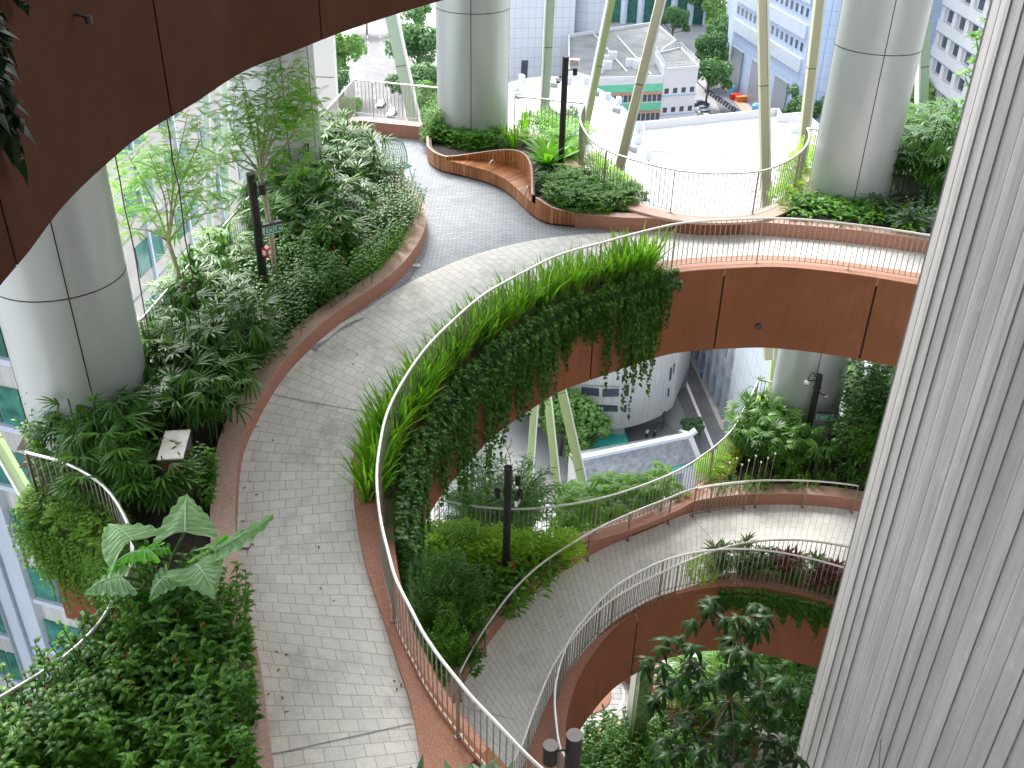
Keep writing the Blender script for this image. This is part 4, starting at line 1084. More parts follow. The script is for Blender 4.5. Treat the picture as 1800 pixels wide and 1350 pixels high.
# ================================================================ PLANTS
def leafmat(name,c1,c2,trans=.25,rough=.38,tcol=None,spec=.24):
    rough=rough
    m=bpy.data.materials.new(name); m.use_nodes=True; nt=m.node_tree; nt.nodes.clear(); MATS[name]=m
    o=nt.nodes.new('ShaderNodeOutputMaterial'); b=nt.nodes.new('ShaderNodeBsdfPrincipled'); t=nt.nodes.new('ShaderNodeBsdfTranslucent'); mx=nt.nodes.new('ShaderNodeMixShader')
    g=N(nt,'ShaderNodeNewGeometry'); oi=N(nt,'ShaderNodeObjectInfo')
    a=N(nt,'ShaderNodeMath',operation='ADD'); nt.links.new(g.outputs['Random Per Island'],a.inputs[0]); 
    mu=N(nt,'ShaderNodeMath',operation='MULTIPLY'); mu.inputs[1].default_value=.5; nt.links.new(oi.outputs['Random'],mu.inputs[0]); nt.links.new(mu.outputs[0],a.inputs[1])
    mu2=N(nt,'ShaderNodeMath',operation='MULTIPLY'); mu2.inputs[1].default_value=.667; nt.links.new(a.outputs[0],mu2.inputs[0])
    mid=tuple((x+y)/2 for x,y in zip(c1,c2))
    col=ramp(nt,mu2.outputs[0],[(0,c1),(.55,mid),(.9,c2),(1,(c2[0]*1.6,c2[1]*1.4,c2[2]))])
    nt.links.new(col,b.inputs['Base Color']); b.inputs['Roughness'].default_value=rough; b.inputs['Specular IOR Level'].default_value=spec
    if tcol: t.inputs[0].default_value=(*tcol,1)
    else:
        k=mix(nt,col,(1.9,2.2,.7),1.0,'MULTIPLY'); nt.links.new(k,t.inputs[0])
    mx.inputs[0].default_value=trans; nt.links.new(b.outputs[0],mx.inputs[1]); nt.links.new(t.outputs[0],mx.inputs[2]); nt.links.new(mx.outputs[0],o.inputs[0]); return m
leafmat('leaf_palm',(.020,.075,.011),(.085,.21,.026),.22,.33)
leafmat('leaf_palm_light',(.07,.18,.03),(.16,.32,.06),.35,.4)
leafmat('leaf_shrub',(.022,.085,.010),(.105,.26,.026),.25,.30)
leafmat('leaf_grass',(.08,.21,.02),(.24,.44,.05),.4,.45)
leafmat('leaf_vine',(.022,.080,.014),(.085,.20,.028),.2,.42)
leafmat('leaf_vine_light',(.07,.17,.025),(.20,.34,.06),.35,.5)
leafmat('leaf_mound',(.035,.13,.014),(.14,.33,.03),.3,.38)
leafmat('leaf_lime',(.20,.36,.03),(.40,.56,.07),.45,.5)
leafmat('leaf_fern',(.10,.28,.02),(.22,.46,.05),.4,.42)
leafmat('leaf_taro',(.21,.40,.20),(.30,.50,.26),.25,.42)
leafmat('leaf_rib',(.40,.55,.35),(.5,.62,.42),.1,.5)
leafmat('leaf_taro_bright',(.12,.40,.03),(.18,.5,.05),.45,.45)
leafmat('leaf_cordy',(.05,.09,.035),(.16,.22,.08),.25,.4)
leafmat('leaf_red',(.09,.025,.03),(.20,.06,.06),.25,.4)
leafmat('leaf_tree',(.13,.30,.03),(.30,.52,.06),.45,.5)
leafmat('leaf_bamboo',(.05,.14,.03),(.14,.29,.07),.35,.42)
leafmat('leaf_umbrella',(.06,.19,.02),(.22,.42,.06),.4,.35)
leafmat('leaf_dark',(.012,.035,.012),(.03,.085,.025),.2,.35)
leafmat('leaf_city',(.045,.11,.05),(.12,.24,.09),.2,.7)
leafmat('leaf_city_light',(.09,.2,.05),(.2,.34,.1),.2,.7)
leafmat('leaf_lilac',(.05,.1,.06),(.1,.17,.1),.1,.3)
simple('bark_light',(.42,.36,.29),.9,0,.25,20); simple('bark_dark',(.10,.075,.05),.9,0,.3,20)
simple('stem_green',(.06,.14,.04),.6); simple('flower_red',(.55,.04,.03),.5); simple('flower_white',(.8,.75,.7),.6)
rg=random.Random(11)
U=rg.uniform
def dirv(az,el): return Vector((math.cos(az)*math.cos(el),math.sin(az)*math.cos(el),math.sin(el)))
SH={'lance':(.25,.85,1,.8,.45,.02),'strap':(.6,1,1,.95,.7,.03),'ovate':(.35,.95,1,.72,.35,.02),'heart':(.75,1,.9,.6,.28,.02),'thin':(.4,1,.9,.6,.05)}
def blade(mb,base,az,el,L,W,droop=.6,shape='lance',fold=.15,twist=0):
    pr=SH[shape]; n=len(pr)-1; p=Vector(base); vs=[]; e_=el
    for i in range(n+1):
        d=dirv(az,e_); s=Vector((-math.sin(az),math.cos(az),0))
        up=s.cross(d); 
        if twist: s=(s*math.cos(twist)+up*math.sin(twist))
        w=W*pr[i]/2
        if fold: 
            vs+= [p+s*w+up*w*fold, p.copy(), p-s*w+up*w*fold]
        else: vs+=[p+s*w,p-s*w]
        p=p+d*(L/n); e_-=droop/n
    k=3 if fold else 2
    fs=[(i*k+j,i*k+j+1,(i+1)*k+j+1,(i+1)*k+j) for i in range(n) for j in range(k-1)]
    mb.add(vs,fs); return p
SPEC={}
def spec(name,variants,mats,fn,smooth='all'):
    L=[]
    for v in range(variants):
        mb=MB(); fn(mb,v); o=mb.build(name,[MATS[m] for m in mats],smooth=smooth,fixn=False); me=o.data; bpy.data.objects.remove(o); L.append(me)
    SPEC[name]=L
def fan(mb,c,az,el,r,n=8,w=.035,spread=2.6):
    for k in range(n):
        a=az+(k/(n-1)-.5)*spread; blade(mb,c,a,el-abs(k/(n-1)-.5)*.5+U(-.1,.1),r*U(.85,1.05),w*r/.35,U(.5,1.0),'strap',.12)
def lady_palm(mb,v):
    for s in range(7):
        x,y=U(-.3,.3),U(-.3,.3); h=U(.5,1.25); mb.m=1; mb.tube([(x,y,0),(x*1.15,y*1.15,h)],.012,5,False)
        mb.m=0
        for k in range(5):
            a=U(0,6.28); hh=h*U(.6,1); e_=U(.1,.9); pl=U(.12,.32); b=Vector((x*1.1,y*1.1,hh)); t=b+dirv(a,e_)*pl
            fan(mb,t,a,U(-.6,.8),U(.28,.42),rg.choice((7,8,9)))
def shrub(lw,ll,dens,hmin,hmax,red=.25,spread=.35,fl=2):
    def f(mb,v):
        for s in range(dens):
            a=U(0,6.28); r=spread*math.sqrt(U(0,1)); x,y=math.cos(a)*r,math.sin(a)*r; h=U(hmin,hmax); lean=U(.05,.35)
            top=Vector((x+math.cos(a)*lean*h,y+math.sin(a)*lean*h,h)); mb.m=1; mb.tube([(x,y,0),((x+top.x)/2,(y+top.y)/2,h*.55),top],.006,4,False); mb.m=0
            n=int(h/.055); ph=U(0,6.28)
            for k in range(n):
                t=.25+.75*k/n; b=Vector((x,y,0)).lerp(top,t); blade(mb,b,ph+k*2.4,U(.1,.6),ll*U(.7,1.15),lw*U(.8,1.2),U(.7,1.6),'ovate',.25)
            if fl and U(0,1)<red: mb.m=fl; mb.tube([top,top+Vector((0,0,.05))],.014,5,True,[.016,.004])
    return f
def grass(n,l0,l1,w,el0=.9):
    def f(mb,v):
        for k in range(n):
            a=U(0,6.28); r=U(0,.13); blade(mb,(math.cos(a)*r,math.sin(a)*r,0),a+U(-.5,.5),U(el0+.25,1.52),U(l0,l1),w*U(.7,1.2),U(.1,1.0),'thin',.2)
    return f
def mound(lw,ll,R_,H,n,shape='lance'):
    def f(mb,v):
        for k in range(n):
            a=U(0,6.28); e_=math.asin(U(.05,1)); rr=U(.75,1.05); p=Vector((math.cos(a)*math.cos(e_)*R_*rr,math.sin(a)*math.cos(e_)*R_*rr,math.sin(e_)*H*rr))
            for j in range(6): blade(mb,p,a+j*1.05+U(-.3,.3),e_*.3+U(-.2,.6),ll*U(.7,1.1),lw,U(.5,1.2),shape,.2)
    return f
def vine(wd,lmin,lmax,n,leaf,out=.1):
    # local x = along the edge, y = outward, hangs to -z
    def f(mb,v):
        for s in range(n):
            x=U(-wd/2,wd/2); L=U(lmin,lmax)*U(.5,1)*(1-.3*abs(x)/wd); y0=U(0,out); p=Vector((x,-.15,U(0,.1))); pts=[p.copy(),Vector((x,y0*.5+.03,U(.05,.12)))]; z=0; 
            while z>-L:
                z-=.13; pts.append(Vector((x+U(-.03,.03),y0+.03+U(-.02,.03),z)))
            mb.m=1; mb.tube(pts,.0035,3,False); mb.m=0
            for q in pts[1:]:
                for j in range(3): blade(mb,q+Vector((0,0,U(-.06,.06))),math.pi/2+U(-1.6,1.6),U(-.7,.3),leaf*U(.7,1.25),leaf*U(.7,.95),U(.2,1),'heart',.12)
    return f
def cordy(mb,v):
    for s in range(3):
        x,y=U(-.25,.25),U(-.25,.25); h=U(.4,.95); mb.m=1; mb.tube([(x,y,0),(x,y,h)],.013,5,False); mb.m=0
        for k in range(22): blade(mb,(x,y,h-U(0,.25)),k*2.4,.2+1.1*k/22,U(.28,.42),.065,U(.5,1.2),'lance',.2)
def nest(mb,v):
    for k in range(26): blade(mb,(0,0,.1),k*2.4+U(-.2,.2),.35+.9*k/26,U(.65,.95),U(.11,.15),U(.4,1.1),'strap',.18)
def fernp(mb,v):
    for k in range(12):
        a=k*2.4; p=Vector((0,0,.1)); e_=U(.8,1.3); n=14; 
        for i in range(n):
            d=dirv(a,e_); p=p+d*.065; e_-=.1
            for s in (-1,1): blade(mb,p,a+s*1.3,e_*.4,.16*math.sin(math.pi*(i+2)/(n+3))+.03,.028,.4,'thin',0)
def broad(mb,v):
    for k in range(26):
        a=U(0,6.28); r=U(0,.15); b=Vector((math.cos(a)*r,math.sin(a)*r,U(.02,.15))); el=U(.6,1.3); t=b+dirv(a,el)*U(.15,.3); mb.m=1; mb.tube([b,t],.005,3,False); mb.m=0
        blade(mb,t,a,U(.2,.8),U(.2,.3),U(.07,.1),U(.9,1.6),'lance',.22)
def bush(lw,ll,R_,H,n):
    def f(mb,v):
        cl=[(Vector((U(-R_,R_)*.6,U(-R_,R_)*.6,U(.25,.95)*H)),U(.25,.42)*R_*1.2) for _ in range(12)]
        for c,r in cl:
            mb.m=1; mb.tube([(c.x*.2,c.y*.2,0),(c.x*.7,c.y*.7,c.z*.5),c],.012,4,False); mb.m=0
            for k in range(n//12):
                d=dirv(U(0,6.28),math.asin(U(-1,1))); p=c+d*r*U(.6,1.05)
                blade(mb,p,math.atan2(d.y,d.x)+U(-.8,.8),U(-.4,.9),ll*U(.7,1.2),lw,U(.3,1.2),'lance',.2)
    return f
def palmate(mb,v):
    for s in range(9):
        a=U(0,6.28); h=U(.7,1.7); r=U(.1,.7); top=Vector((math.cos(a)*r,math.sin(a)*r,h)); mb.m=1; mb.tube([(0,0,0),(top.x*.4,top.y*.4,h*.5),top],.016,5,False); mb.m=0
        for k in range(6):
            aa=k*1.05+U(-.3,.3); t=top+dirv(aa,U(.1,.9))*U(.2,.38)
            for j in range(7): blade(mb,t,aa+j*.9+U(-.1,.1),U(-.15,.25),U(.2,.3),.075,U(.5,1.1),'lance',.2)
def bambooish(mb,v):
    for s in range(64):
        a=U(0,6.28); mb.m=1; H=U(1.2,3.0); r=U(.5,1.5); pts=[]
        for i in range(8):
            t=i/7; pts.append(Vector((math.cos(a)*(r*t**1.8+.1),math.sin(a)*(r*t**1.8+.1),H*math.sin(t*1.75)/1.0)))
        mb.tube(pts,.012,4,False); mb.m=0
        for q in pts[2:]:
            for j in range(7): blade(mb,q+Vector((U(-.15,.15),U(-.15,.15),U(-.12,.12))),a+U(-1.4,1.4),U(-.5,.5),U(.18,.32),.034,U(.5,1.3),'thin',.15)
spec('lady_palm',4,['leaf_palm','stem_green'],lady_palm)
spec('lady_palm_pale',3,['leaf_palm_light','stem_green'],lady_palm)
spec('leafy_shrub',5,['leaf_shrub','stem_green','flower_red'],shrub(.060,.15,15,.6,1.25,.035,.38))
spec('creeper_shrub',3,['leaf_mound','stem_green','flower_red'],shrub(.045,.11,16,.3,.8,.2,.4))
spec('light_shrub',3,['leaf_fern','stem_green','flower_red'],shrub(.045,.12,12,.5,1.0,.1,.35))
spec('grass_tuft',4,['leaf_grass','stem_green'],grass(26,.42,.85,.042))
spec('spider_grass',3,['leaf_grass','stem_green'],grass(34,.3,.55,.03,.5))
spec('low_mound',4,['leaf_mound','stem_green'],mound(.035,.12,.42,.45,130))
spec('lime_bush',4,['leaf_lime','stem_green'],mound(.022,.06,.36,.5,190,'ovate'))
spec('pale_mound',3,['leaf_vine_light','stem_green'],mound(.022,.06,.36,.5,190,'ovate'))
spec('hanging_vine',7,['leaf_vine','stem_green'],vine(.36,.9,2.1,12,.085,.16))
spec('vine_crown',3,['leaf_vine','stem_green'],vine(.6,.15,.5,30,.085,.3))
spec('pale_hanging_vine',3,['leaf_vine_light','stem_green'],vine(.6,.8,1.9,30,.05,.25))
spec('cordyline',3,['leaf_cordy','stem_green'],cordy)
spec('red_cordyline',2,['leaf_red','stem_green'],cordy)
spec('nest_fern',2,['leaf_fern','stem_green'],nest)
spec('sword_fern',3,['leaf_fern','stem_green'],fernp)
spec('broadleaf_plant',4,['leaf_mound','stem_green'],broad)
spec('dark_broadleaf',2,['leaf_dark','stem_green'],broad)
spec('dense_bush',3,['leaf_shrub','bark_dark'],bush(.045,.11,.9,1.7,2200))
spec('light_bush',3,['leaf_mound','bark_dark'],bush(.04,.10,.8,1.1,1700))
spec('umbrella_plant',3,['leaf_umbrella','stem_green'],palmate)
spec('bamboo_clump',2,['leaf_bamboo','stem_green'],bambooish)
spec('silver_taro',2,['leaf_lilac','stem_green'],broad)
EXCL=[(272,340,805,885)]
def put(sp,p,sc=1.0,label=None,cat='plant',group=None,rz=None,tilt=0):
    me=rg.choice(SPEC[sp]); o=bpy.data.objects.new(sp,me); COL.objects.link(o); o.location=p; s=sc*U(.88,1.14); o.scale=(s,s,s*U(.9,1.1))
    o.rotation_euler=(U(-.08,.08),U(-.08,.08)+tilt,U(0,6.28) if rz is None else rz); tag(o,label,cat,group); return o
def scatter(sp,px,n,zf,h,dist,sc,label,group,cat='plant',clip=None):
    poly=px; xs=[q[0] for q in px]; ys=[q[1] for q in px]; pts=[]; tries=0
    while len(pts)<n and tries<n*60:
        tries+=1; x=U(min(xs),max(xs)); y=U(min(ys),max(ys))
        if not inpoly(x,y,poly): continue
        p=PS(x,y,zf,h)
        if any((p-q).length<dist for q in pts): continue
        if any(a_<x<b_ and c_<y<d_ for a_,b_,c_,d_ in EXCL): continue
        if clip and not inpoly(p.x,p.y,clip): continue
        pts.append(p); put(sp,p,sc,label,cat,group)
    return pts
H1=.22
# clip: left bed, inset
CL=[(p.x,p.y) for p in reversed(offset(lr,.05))]+outL[len(lr):]+[(corn[1].x-.2,corn[1].y)]+[(p.x,p.y) for p in reversed(offset(kerbL,.45))]
S=lambda *a,**k: scatter(*a,clip=CL,**k)
S('lady_palm',[(565,250),(655,285),(660,345),(640,380),(560,345)],13,zd1,H1,.5,1.15,'dark fan leaved lady palm at the far end of the left bed','lady palms at the far end of the left bed')
S('leafy_shrub',[(600,250),(690,320),(728,365),(700,420),(640,380)],15,zd1,H1,.42,.85,'glossy leafy shrub near the green mesh chair','shrubs near the green chair')
S('spider_grass',[(700,330),(735,360),(745,420),(725,455),(690,470),(700,400)],16,zd1,H1,.28,1.0,'bright arching grass along the far left kerb','grass along the far left kerb')
S('lady_palm',[(440,370),(560,365),(640,400),(600,470),(480,480),(400,440)],20,zd1,H1,.6,1.2,'dark lady palm around the column with the feathery tree','lady palms round the far left column')
S('leafy_shrub',[(560,440),(690,420),(705,480),(620,540),(560,570),(520,560)],26,zd1,H1,.38,.85,'glossy shrub in the widest part of the left bed','shrubs in the middle of the left bed')
S('light_shrub',[(640,440),(715,440),(690,500),(630,530)],8,zd1,H1,.4,.75,'fresh green small shrub beside the kerb in the left bed','fresh green shrubs beside the left kerb')
S('lady_palm_pale',[(270,500),(400,430),(420,500),(330,600),(265,620)],10,zd1,H1,.6,1.0,'pale sunlit fan palm by the railing behind the left bed','pale palms by the left railing')
S('leafy_shrub',[(360,520),(560,500),(590,560),(500,650),(450,700),(400,600)],26,zd1,H1,.42,.95,'dark glossy shrub between lamp post and kerb','shrubs between the left lamp post and kerb')
S('lady_palm',[(300,590),(380,560),(430,640),(420,760),(370,800),(290,760),(270,660)],16,zd1,H1,.55,1.15,'dark lady palm beside the kerb halfway along the left bed','lady palms beside the kerb halfway along')
S('cordyline',[(340,600),(440,600),(440,700),(370,680)],6,zd1,H1,.4,1.0,'bronze green cordyline beside the kerb in the left bed','bronze cordylines in the left bed')
S('lady_palm_pale',[(250,600),(300,590),(310,690),(265,700)],5,zd1,H1,.45,.9,'bright green palm at the right foot of the left column','bright palms at the foot of the left column')
S('lady_palm',[(130,800),(300,780),(330,880),(250,930),(190,900)],10,zd1,H1,.5,1.05,'dark lady palm in front of the big left column','lady palms in front of the left column')
S('leafy_shrub',[(60,820),(150,800),(210,890),(120,860)],5,zd1,H1,.4,1.0,'leggy shrub at the corner of the lower left railing','leggy shrubs at the railing corner')
S('leafy_shrub',[(300,850),(400,830),(405,900),(300,900),(260,880)],7,zd1,H1,.38,.8,'glossy shrub behind the giant taro leaves','shrubs behind the giant taro leaves')
S('leafy_shrub',[(240,1120),(425,1080),(450,1130),(468,1260),(480,1400),(0,1420),(0,1290),(100,1210),(190,1130)],62,zd1,H1,.33,1.0,'glossy dark green shrub in the lower left corner bed','shrubs massed in the lower left corner bed')
S('light_shrub',[(120,1140),(230,1060),(260,1120),(60,1260),(0,1290),(0,1230)],9,zd1,H1,.4,.95,'sunlit leafy shrub along the lower left railing','sunlit shrubs along the lower left railing')
for p in resample(offset(lr,.28)[int(len(lr)*.5):],24):
    put('leafy_shrub' if U(0,1)<.6 else 'light_shrub',p+Vector((U(-.1,.1),U(-.1,.1),0)),U(.95,1.2),'sprawling shrub leaning through the lower left railing','plant','sprawling shrubs along the lower left railing')
# trough along the inner railing: grass, vines
tr=[p for p in offset(railin,-.16)]
ga=near(tr,PS(1110,470,zd1)); gb=near(tr,PS(650,880,zd1))
seg=resample(tr[min(ga,gb):max(ga,gb)+1],64)
for i,p in enumerate(seg):
    for j in range(2):
        q=p+Vector((U(-.12,.12),U(-.12,.12),-.02)); sc=U(1.0,1.35)*(1.2 if i<5 else 1.0)
        put('grass_tuft',q,sc,'bright green strap grass tuft in the trough along the curved railing','plant',group='grass tufts along the curved railing')
fs=[p for p in fas1]; va=near(fs,PS(1150,480,zd1)); vb=near(fs,PS(700,960,zd1)); s2=resample(fs[min(va,vb):max(va,vb)+1],62); ns2=normals(s2)
def vines(pts,ns_,outsign,sp,label,group,scf,prob=1.0,scw=1.0):
    for p,n in zip(pts,ns_):
        if U(0,1)>prob: continue
        o=n*outsign; rz=math.atan2(o.y,o.x)-math.pi/2; q=put(sp,p+Vector((0,0,.02)),1.0,label,'vine',group,rz); s=scf(); q.scale=(scw,1,s); q.rotation_euler=(0,0,rz)
k_=[0]
def sv():
    k_[0]+=1; t=k_[0]/62; prof=[1.05,1.15,.75,.35,.6,.95,.7,.85,1.1,.8,1.05,.6,.95,1.15,.9,1.1,1.0,1.2,1.1]
    return 1.75*prof[min(len(prof)-1,int(t*len(prof)))]*U(.4,1.1)
vines(s2[::2],ns2[::2],1,'vine_crown','bushy top of the trailing vines along the ledge of the curved bridge','vine tops along the bridge ledge',lambda:U(.8,1.3))
vines(s2,ns2,1,'hanging_vine','dark trailing vine curtain hanging over the rust fascia of the bridge','vines hanging over the bridge fascia',sv,.80)
for i in (1,3,5,8,11,15,20,26,31,37,44,50,55):
    q=s2[i]+ns2[i]*.02; put('creeper_shrub',q+Vector((0,0,-.05)),.6,'small dark creeping plant spilling over the ledge under the curved railing','plant','creeping plants spilling over the ledge')
c_=seg[1]
put('light_shrub',s2[2]+Vector((0,0,-.1)),.7,'yellow green climbing leaves on the end of the vine curtain')
# lower left fascia pale vines
vl=resample(offset(lr,-.16)[:int(len(lr)*.75)],44); nl=normals(vl)
vines(vl,nl,-1,'pale_hanging_vine','yellow green creeper hanging over the lower left fascia','creepers on the lower left fascia',lambda:U(.75,1.15))
for p in resample(offset(lr,-.1)[0:int(len(lr)*.8)],34): put('pale_mound',p+Vector((U(-.1,.1),U(-.1,.1),U(-.35,.1))),1.0,'pale feathery bush growing through the lower left railing','plant','pale bushes in the lower left railing')
# far planter around middle column
def SC(*a,**k): return scatter(*a,**k)
zc1=lambda Y: -9.8
SC('low_mound',[(765,250),(830,262),(880,265),(870,245),(790,222),(762,232)],13,zc1,.28,.32,1.0,'dense rounded green bush left of the middle column base','bushes at the foot of the middle column')
SC('light_bush',[(772,226),(790,215),(800,232),(770,243)],2,zc1,.28,.4,.75,'taller yellow green bush at the left end of the timber bench planter','tall bushes left of the middle column')
SC('grass_tuft',[(885,240),(925,225),(930,262),(900,262)],9,zc1,.28,.3,.8,'upright light grass right of the middle column','light grass right of the middle column')
SC('low_mound',[(905,215),(990,205),(1015,225),(960,235)],7,zc1,.28,.4,1.0,'leafy green mound by the short far railing','mounds by the short far railing')
put('nest_fern',PS(962,300,zc1,.3),1.15,'big lime green nest fern in front of the lamp post')
put('nest_fern',PS(1000,283,zc1,.3),.8,'smaller nest fern just behind the lamp post')
SC('sword_fern',[(925,255),(1010,240),(1025,275),(990,290),(940,270)],8,zc1,.28,.4,1.15,'feathery sword fern behind the lamp post','sword ferns behind the lamp post')
SC('dark_broadleaf',[(942,303),(980,306),(985,318),(950,318)],3,zc1,.28,.25,.9,'small dark broad leaf plant at the lamp post foot','dark plants at the lamp post foot')
SC('low_mound',[(955,330),(1010,312),(1080,330),(1115,355),(1090,378),(1010,372),(965,352)],22,zc1,.26,.34,1.05,'dense dark green mound right of the bench end','mounds right of the bench end')
SC('lime_bush',[(1030,262),(1050,285),(1100,325),(1120,352),(1080,335),(1035,300),(1020,275)],10,zc1,.28,.3,.9,'airy lime bush inside the semicircular railing','lime bushes inside the semicircular railing')
# right bed
SC('lime_bush',[(1350,360),(1375,330),(1420,265),(1440,262),(1440,300),(1395,350),(1360,372)],13,zc1,.28,.33,1.05,'airy lime green bush on the right end of the semicircular railing','lime bushes at the right end of the semicircular railing')
SC('broadleaf_plant',[(1385,365),(1440,345),(1510,350),(1560,375),(1600,410),(1540,402),(1440,392),(1375,385)],34,zc1,.26,.27,.95,'fresh green broad leaf plant along the right kerb','broad leaf plants along the right kerb')
SC('lady_palm',[(1540,300),(1600,290),(1700,300),(1700,350),(1660,380),(1560,345)],20,zc1,.28,.45,1.4,'dark lady palm between the right column and the core wall','lady palms between the right column and core')
SC('lady_palm_pale',[(1570,270),(1700,265),(1700,290),(1580,292)],7,zc1,.28,.55,1.2,'sunlit lady palm at the back of the right bed','sunlit palms at the back of the right bed')
SC('silver_taro',[(1530,370),(1580,365),(1620,420),(1560,395)],4,zc1,.26,.4,1.25,'silver grey broad leaved plant beside the right kerb','silver leaved plants beside the right kerb')
SC('creeper_shrub',[(1590,370),(1660,380),(1650,425),(1600,415)],6,zc1,.26,.35,.9,'pale flowered small shrub near the core wall','small shrubs near the core wall')
# ---------- deck 2 beds
H2=.28
SC('dense_bush',[(720,1080),(780,1020),(825,1060),(805,1130),(775,1170),(745,1150)],7,zd2,H2,.6,.75,'dense dark bush below the bridge beside the lower ramp','dark bushes beside the lower ramp')
SC('light_bush',[(745,990),(800,960),(850,975),(820,1030),(750,1050)],6,zd2,H2,.55,.7,'lighter feathery bush below the bridge','lighter bushes below the bridge')
SC('lime_bush',[(750,945),(1000,957),(1010,975),(960,990),(750,985)],36,zd2,H2+.15,.2,1.1,'lime green low hedge plant along the sweeping railing','lime hedge along the sweeping railing')
SC('broadleaf_plant',[(850,1010),(960,1000),(990,1005),(930,1050),(870,1100),(840,1060)],20,zd2,H2,.33,1.1,'glossy broad leaf plant around the lamp post with extinguisher','plants around the lower lamp post')
SC('leafy_shrub',[(770,1130),(840,1110),(830,1170),(790,1215),(760,1200)],9,zd2,H2,.35,.8,'shrub in the narrow end of the lower bed','shrubs in the narrow end of the lower bed')
# right group
SC('lady_palm',[(1290,800),(1360,770),(1395,790),(1440,820),(1380,832),(1300,830)],13,zd2,H2,.5,1.1,'dark lady palm around the right lower lamp post','palms round the right lower lamp post')
SC('lady_palm',[(1310,770),(1350,740),(1385,750),(1370,790)],4,zd2,H2,.5,1.0,'lady palm at the foot of the right column, lower garden','palms at the foot of the lower right column')
SC('lime_bush',[(1222,845),(1255,815),(1300,765),(1335,715),(1345,740),(1300,800),(1260,845)],17,zd2,H2,.34,1.0,'yellow lime bush growing through the lower garden railing','lime bushes in the lower garden railing')
SC('light_shrub',[(1350,800),(1420,790),(1430,835),(1370,838)],5,zd2,H2,.35,1.0,'light flecked shrub in front of the lower right palms','light shrubs in front of the lower right palms')
SC('creeper_shrub',[(1255,850),(1500,835),(1500,860),(1260,868)],16,zd2,H2,.35,.7,'low creeping plant just behind the lower garden kerb','low plants behind the lower garden kerb')
# tall green hedge wall at right
for i,(x,y) in enumerate([(1520,800),(1560,805),(1600,810),(1535,838),(1575,850),(1625,850),(1500,765),(1545,770),(1600,775)]):
    p=PS(x,y,zd2,H2); put('dense_bush' if i<6 else 'light_bush',p,1.45 if i<6 else 1.7,'tall clipped dark bush beside the core wall in the lower garden','bush','tall bushes beside the core wall')
# bamboo + umbrella plants behind sweeping railing (on a planter outside it)
for x,y,s in ((905,965,1.15),(835,955,.8)):
    put('bamboo_clump',PY(x,y,21.5),s,'tall arching bamboo like plant behind the lower lamp post' if s>1 else 'shorter arching bamboo plant left of the lower lamp post','plant')
for i,(x,y,s) in enumerate(((1060,960,1.35),(1115,930,1.3),(1010,965,1.1),(1085,975,1.1),(1150,905,.9))):
    put('umbrella_plant',PY(x,y,22.0),s,'umbrella plant with wide pale green leaflets behind the sweeping railing','plant','umbrella plants behind the sweeping railing')
# cordylines on the inner ledge of lower ramp
zq=lambda Y: zd2(Y)
pa=[p for p in offset(atb,-.1)]
ka=near(pa,P(1270,1040,-17.2)); kb=near(pa,P(1520,1030,-17.2))
sg=resample(offset(atb,.35)[min(ka,kb):max(ka,kb)+1],12)
for i,p in enumerate(sg):
    if i>=1:
        red=i in (5,6,8,9); put('red_cordyline' if red else 'cordyline',p+Vector((0,0,.05)),1.05,('dark red' if red else 'bronze green')+' cordyline on the ledge of the lower ramp','plant','red cordylines on the ramp ledge' if red else 'green cordylines on the ramp ledge')
    put('dense_bush',p+Vector((0,0,-.1)),.34,'dark low bush under the ramp railing','bush','low bushes under the ramp railing')
put('lime_bush',sg[0]+Vector((-.3,-.1,.05)),1.3,'rounded lime bush at the left end of the ramp ledge planting')
sv2=resample(fas2[near(fas2,sg[1]):near(fas2,sg[-1])+1] if near(fas2,sg[1])<near(fas2,sg[-1]) else fas2[near(fas2,sg[-1]):near(fas2,sg[1])+1],9)
vines(sv2,normals(sv2),-1,'hanging_vine','dark vine trailing over the lower ramp fascia','vines on the lower ramp fascia',lambda:U(.25,.45),1.0,1.2)
p=sv2[6]; q=put('hanging_vine',p,1,'single long vine strand down the lower ramp fascia','vine'); q.scale=(.25,.6,.9); q.rotation_euler=(0,0,math.atan2(-normals(sv2)[6].y,-normals(sv2)[6].x)-math.pi/2)
# ---------- lowest level plants
z3f=lambda Y: Z3
SC('leafy_shrub',[(1030,1330),(1060,1310),(1190,1312),(1230,1340),(1210,1400),(1030,1400)],24,z3f,.3,.45,1.3,'leafy plant in the round planter on the lowest plaza','plants in the lowest round planter')
SC('dense_bush',[(1200,1240),(1260,1230),(1450,1200),(1480,1300),(1300,1330),(1220,1290)],12,z3f,.4,1.1,1.2,'dark bush on the lowest level below the ramp','dark bushes on the lowest level')
SC('lady_palm_pale',[(1210,1230),(1330,1200),(1350,1260),(1240,1270)],8,z3f,.9,.7,1.5,'pale leaved palm on the lowest level','pale palms on the lowest level')
SC('lady_palm',[(1320,1220),(1440,1200),(1440,1280),(1330,1290)],8,z3f,.9,.8,1.6,'dark palm on the lowest level beside the core','dark palms on the lowest level')
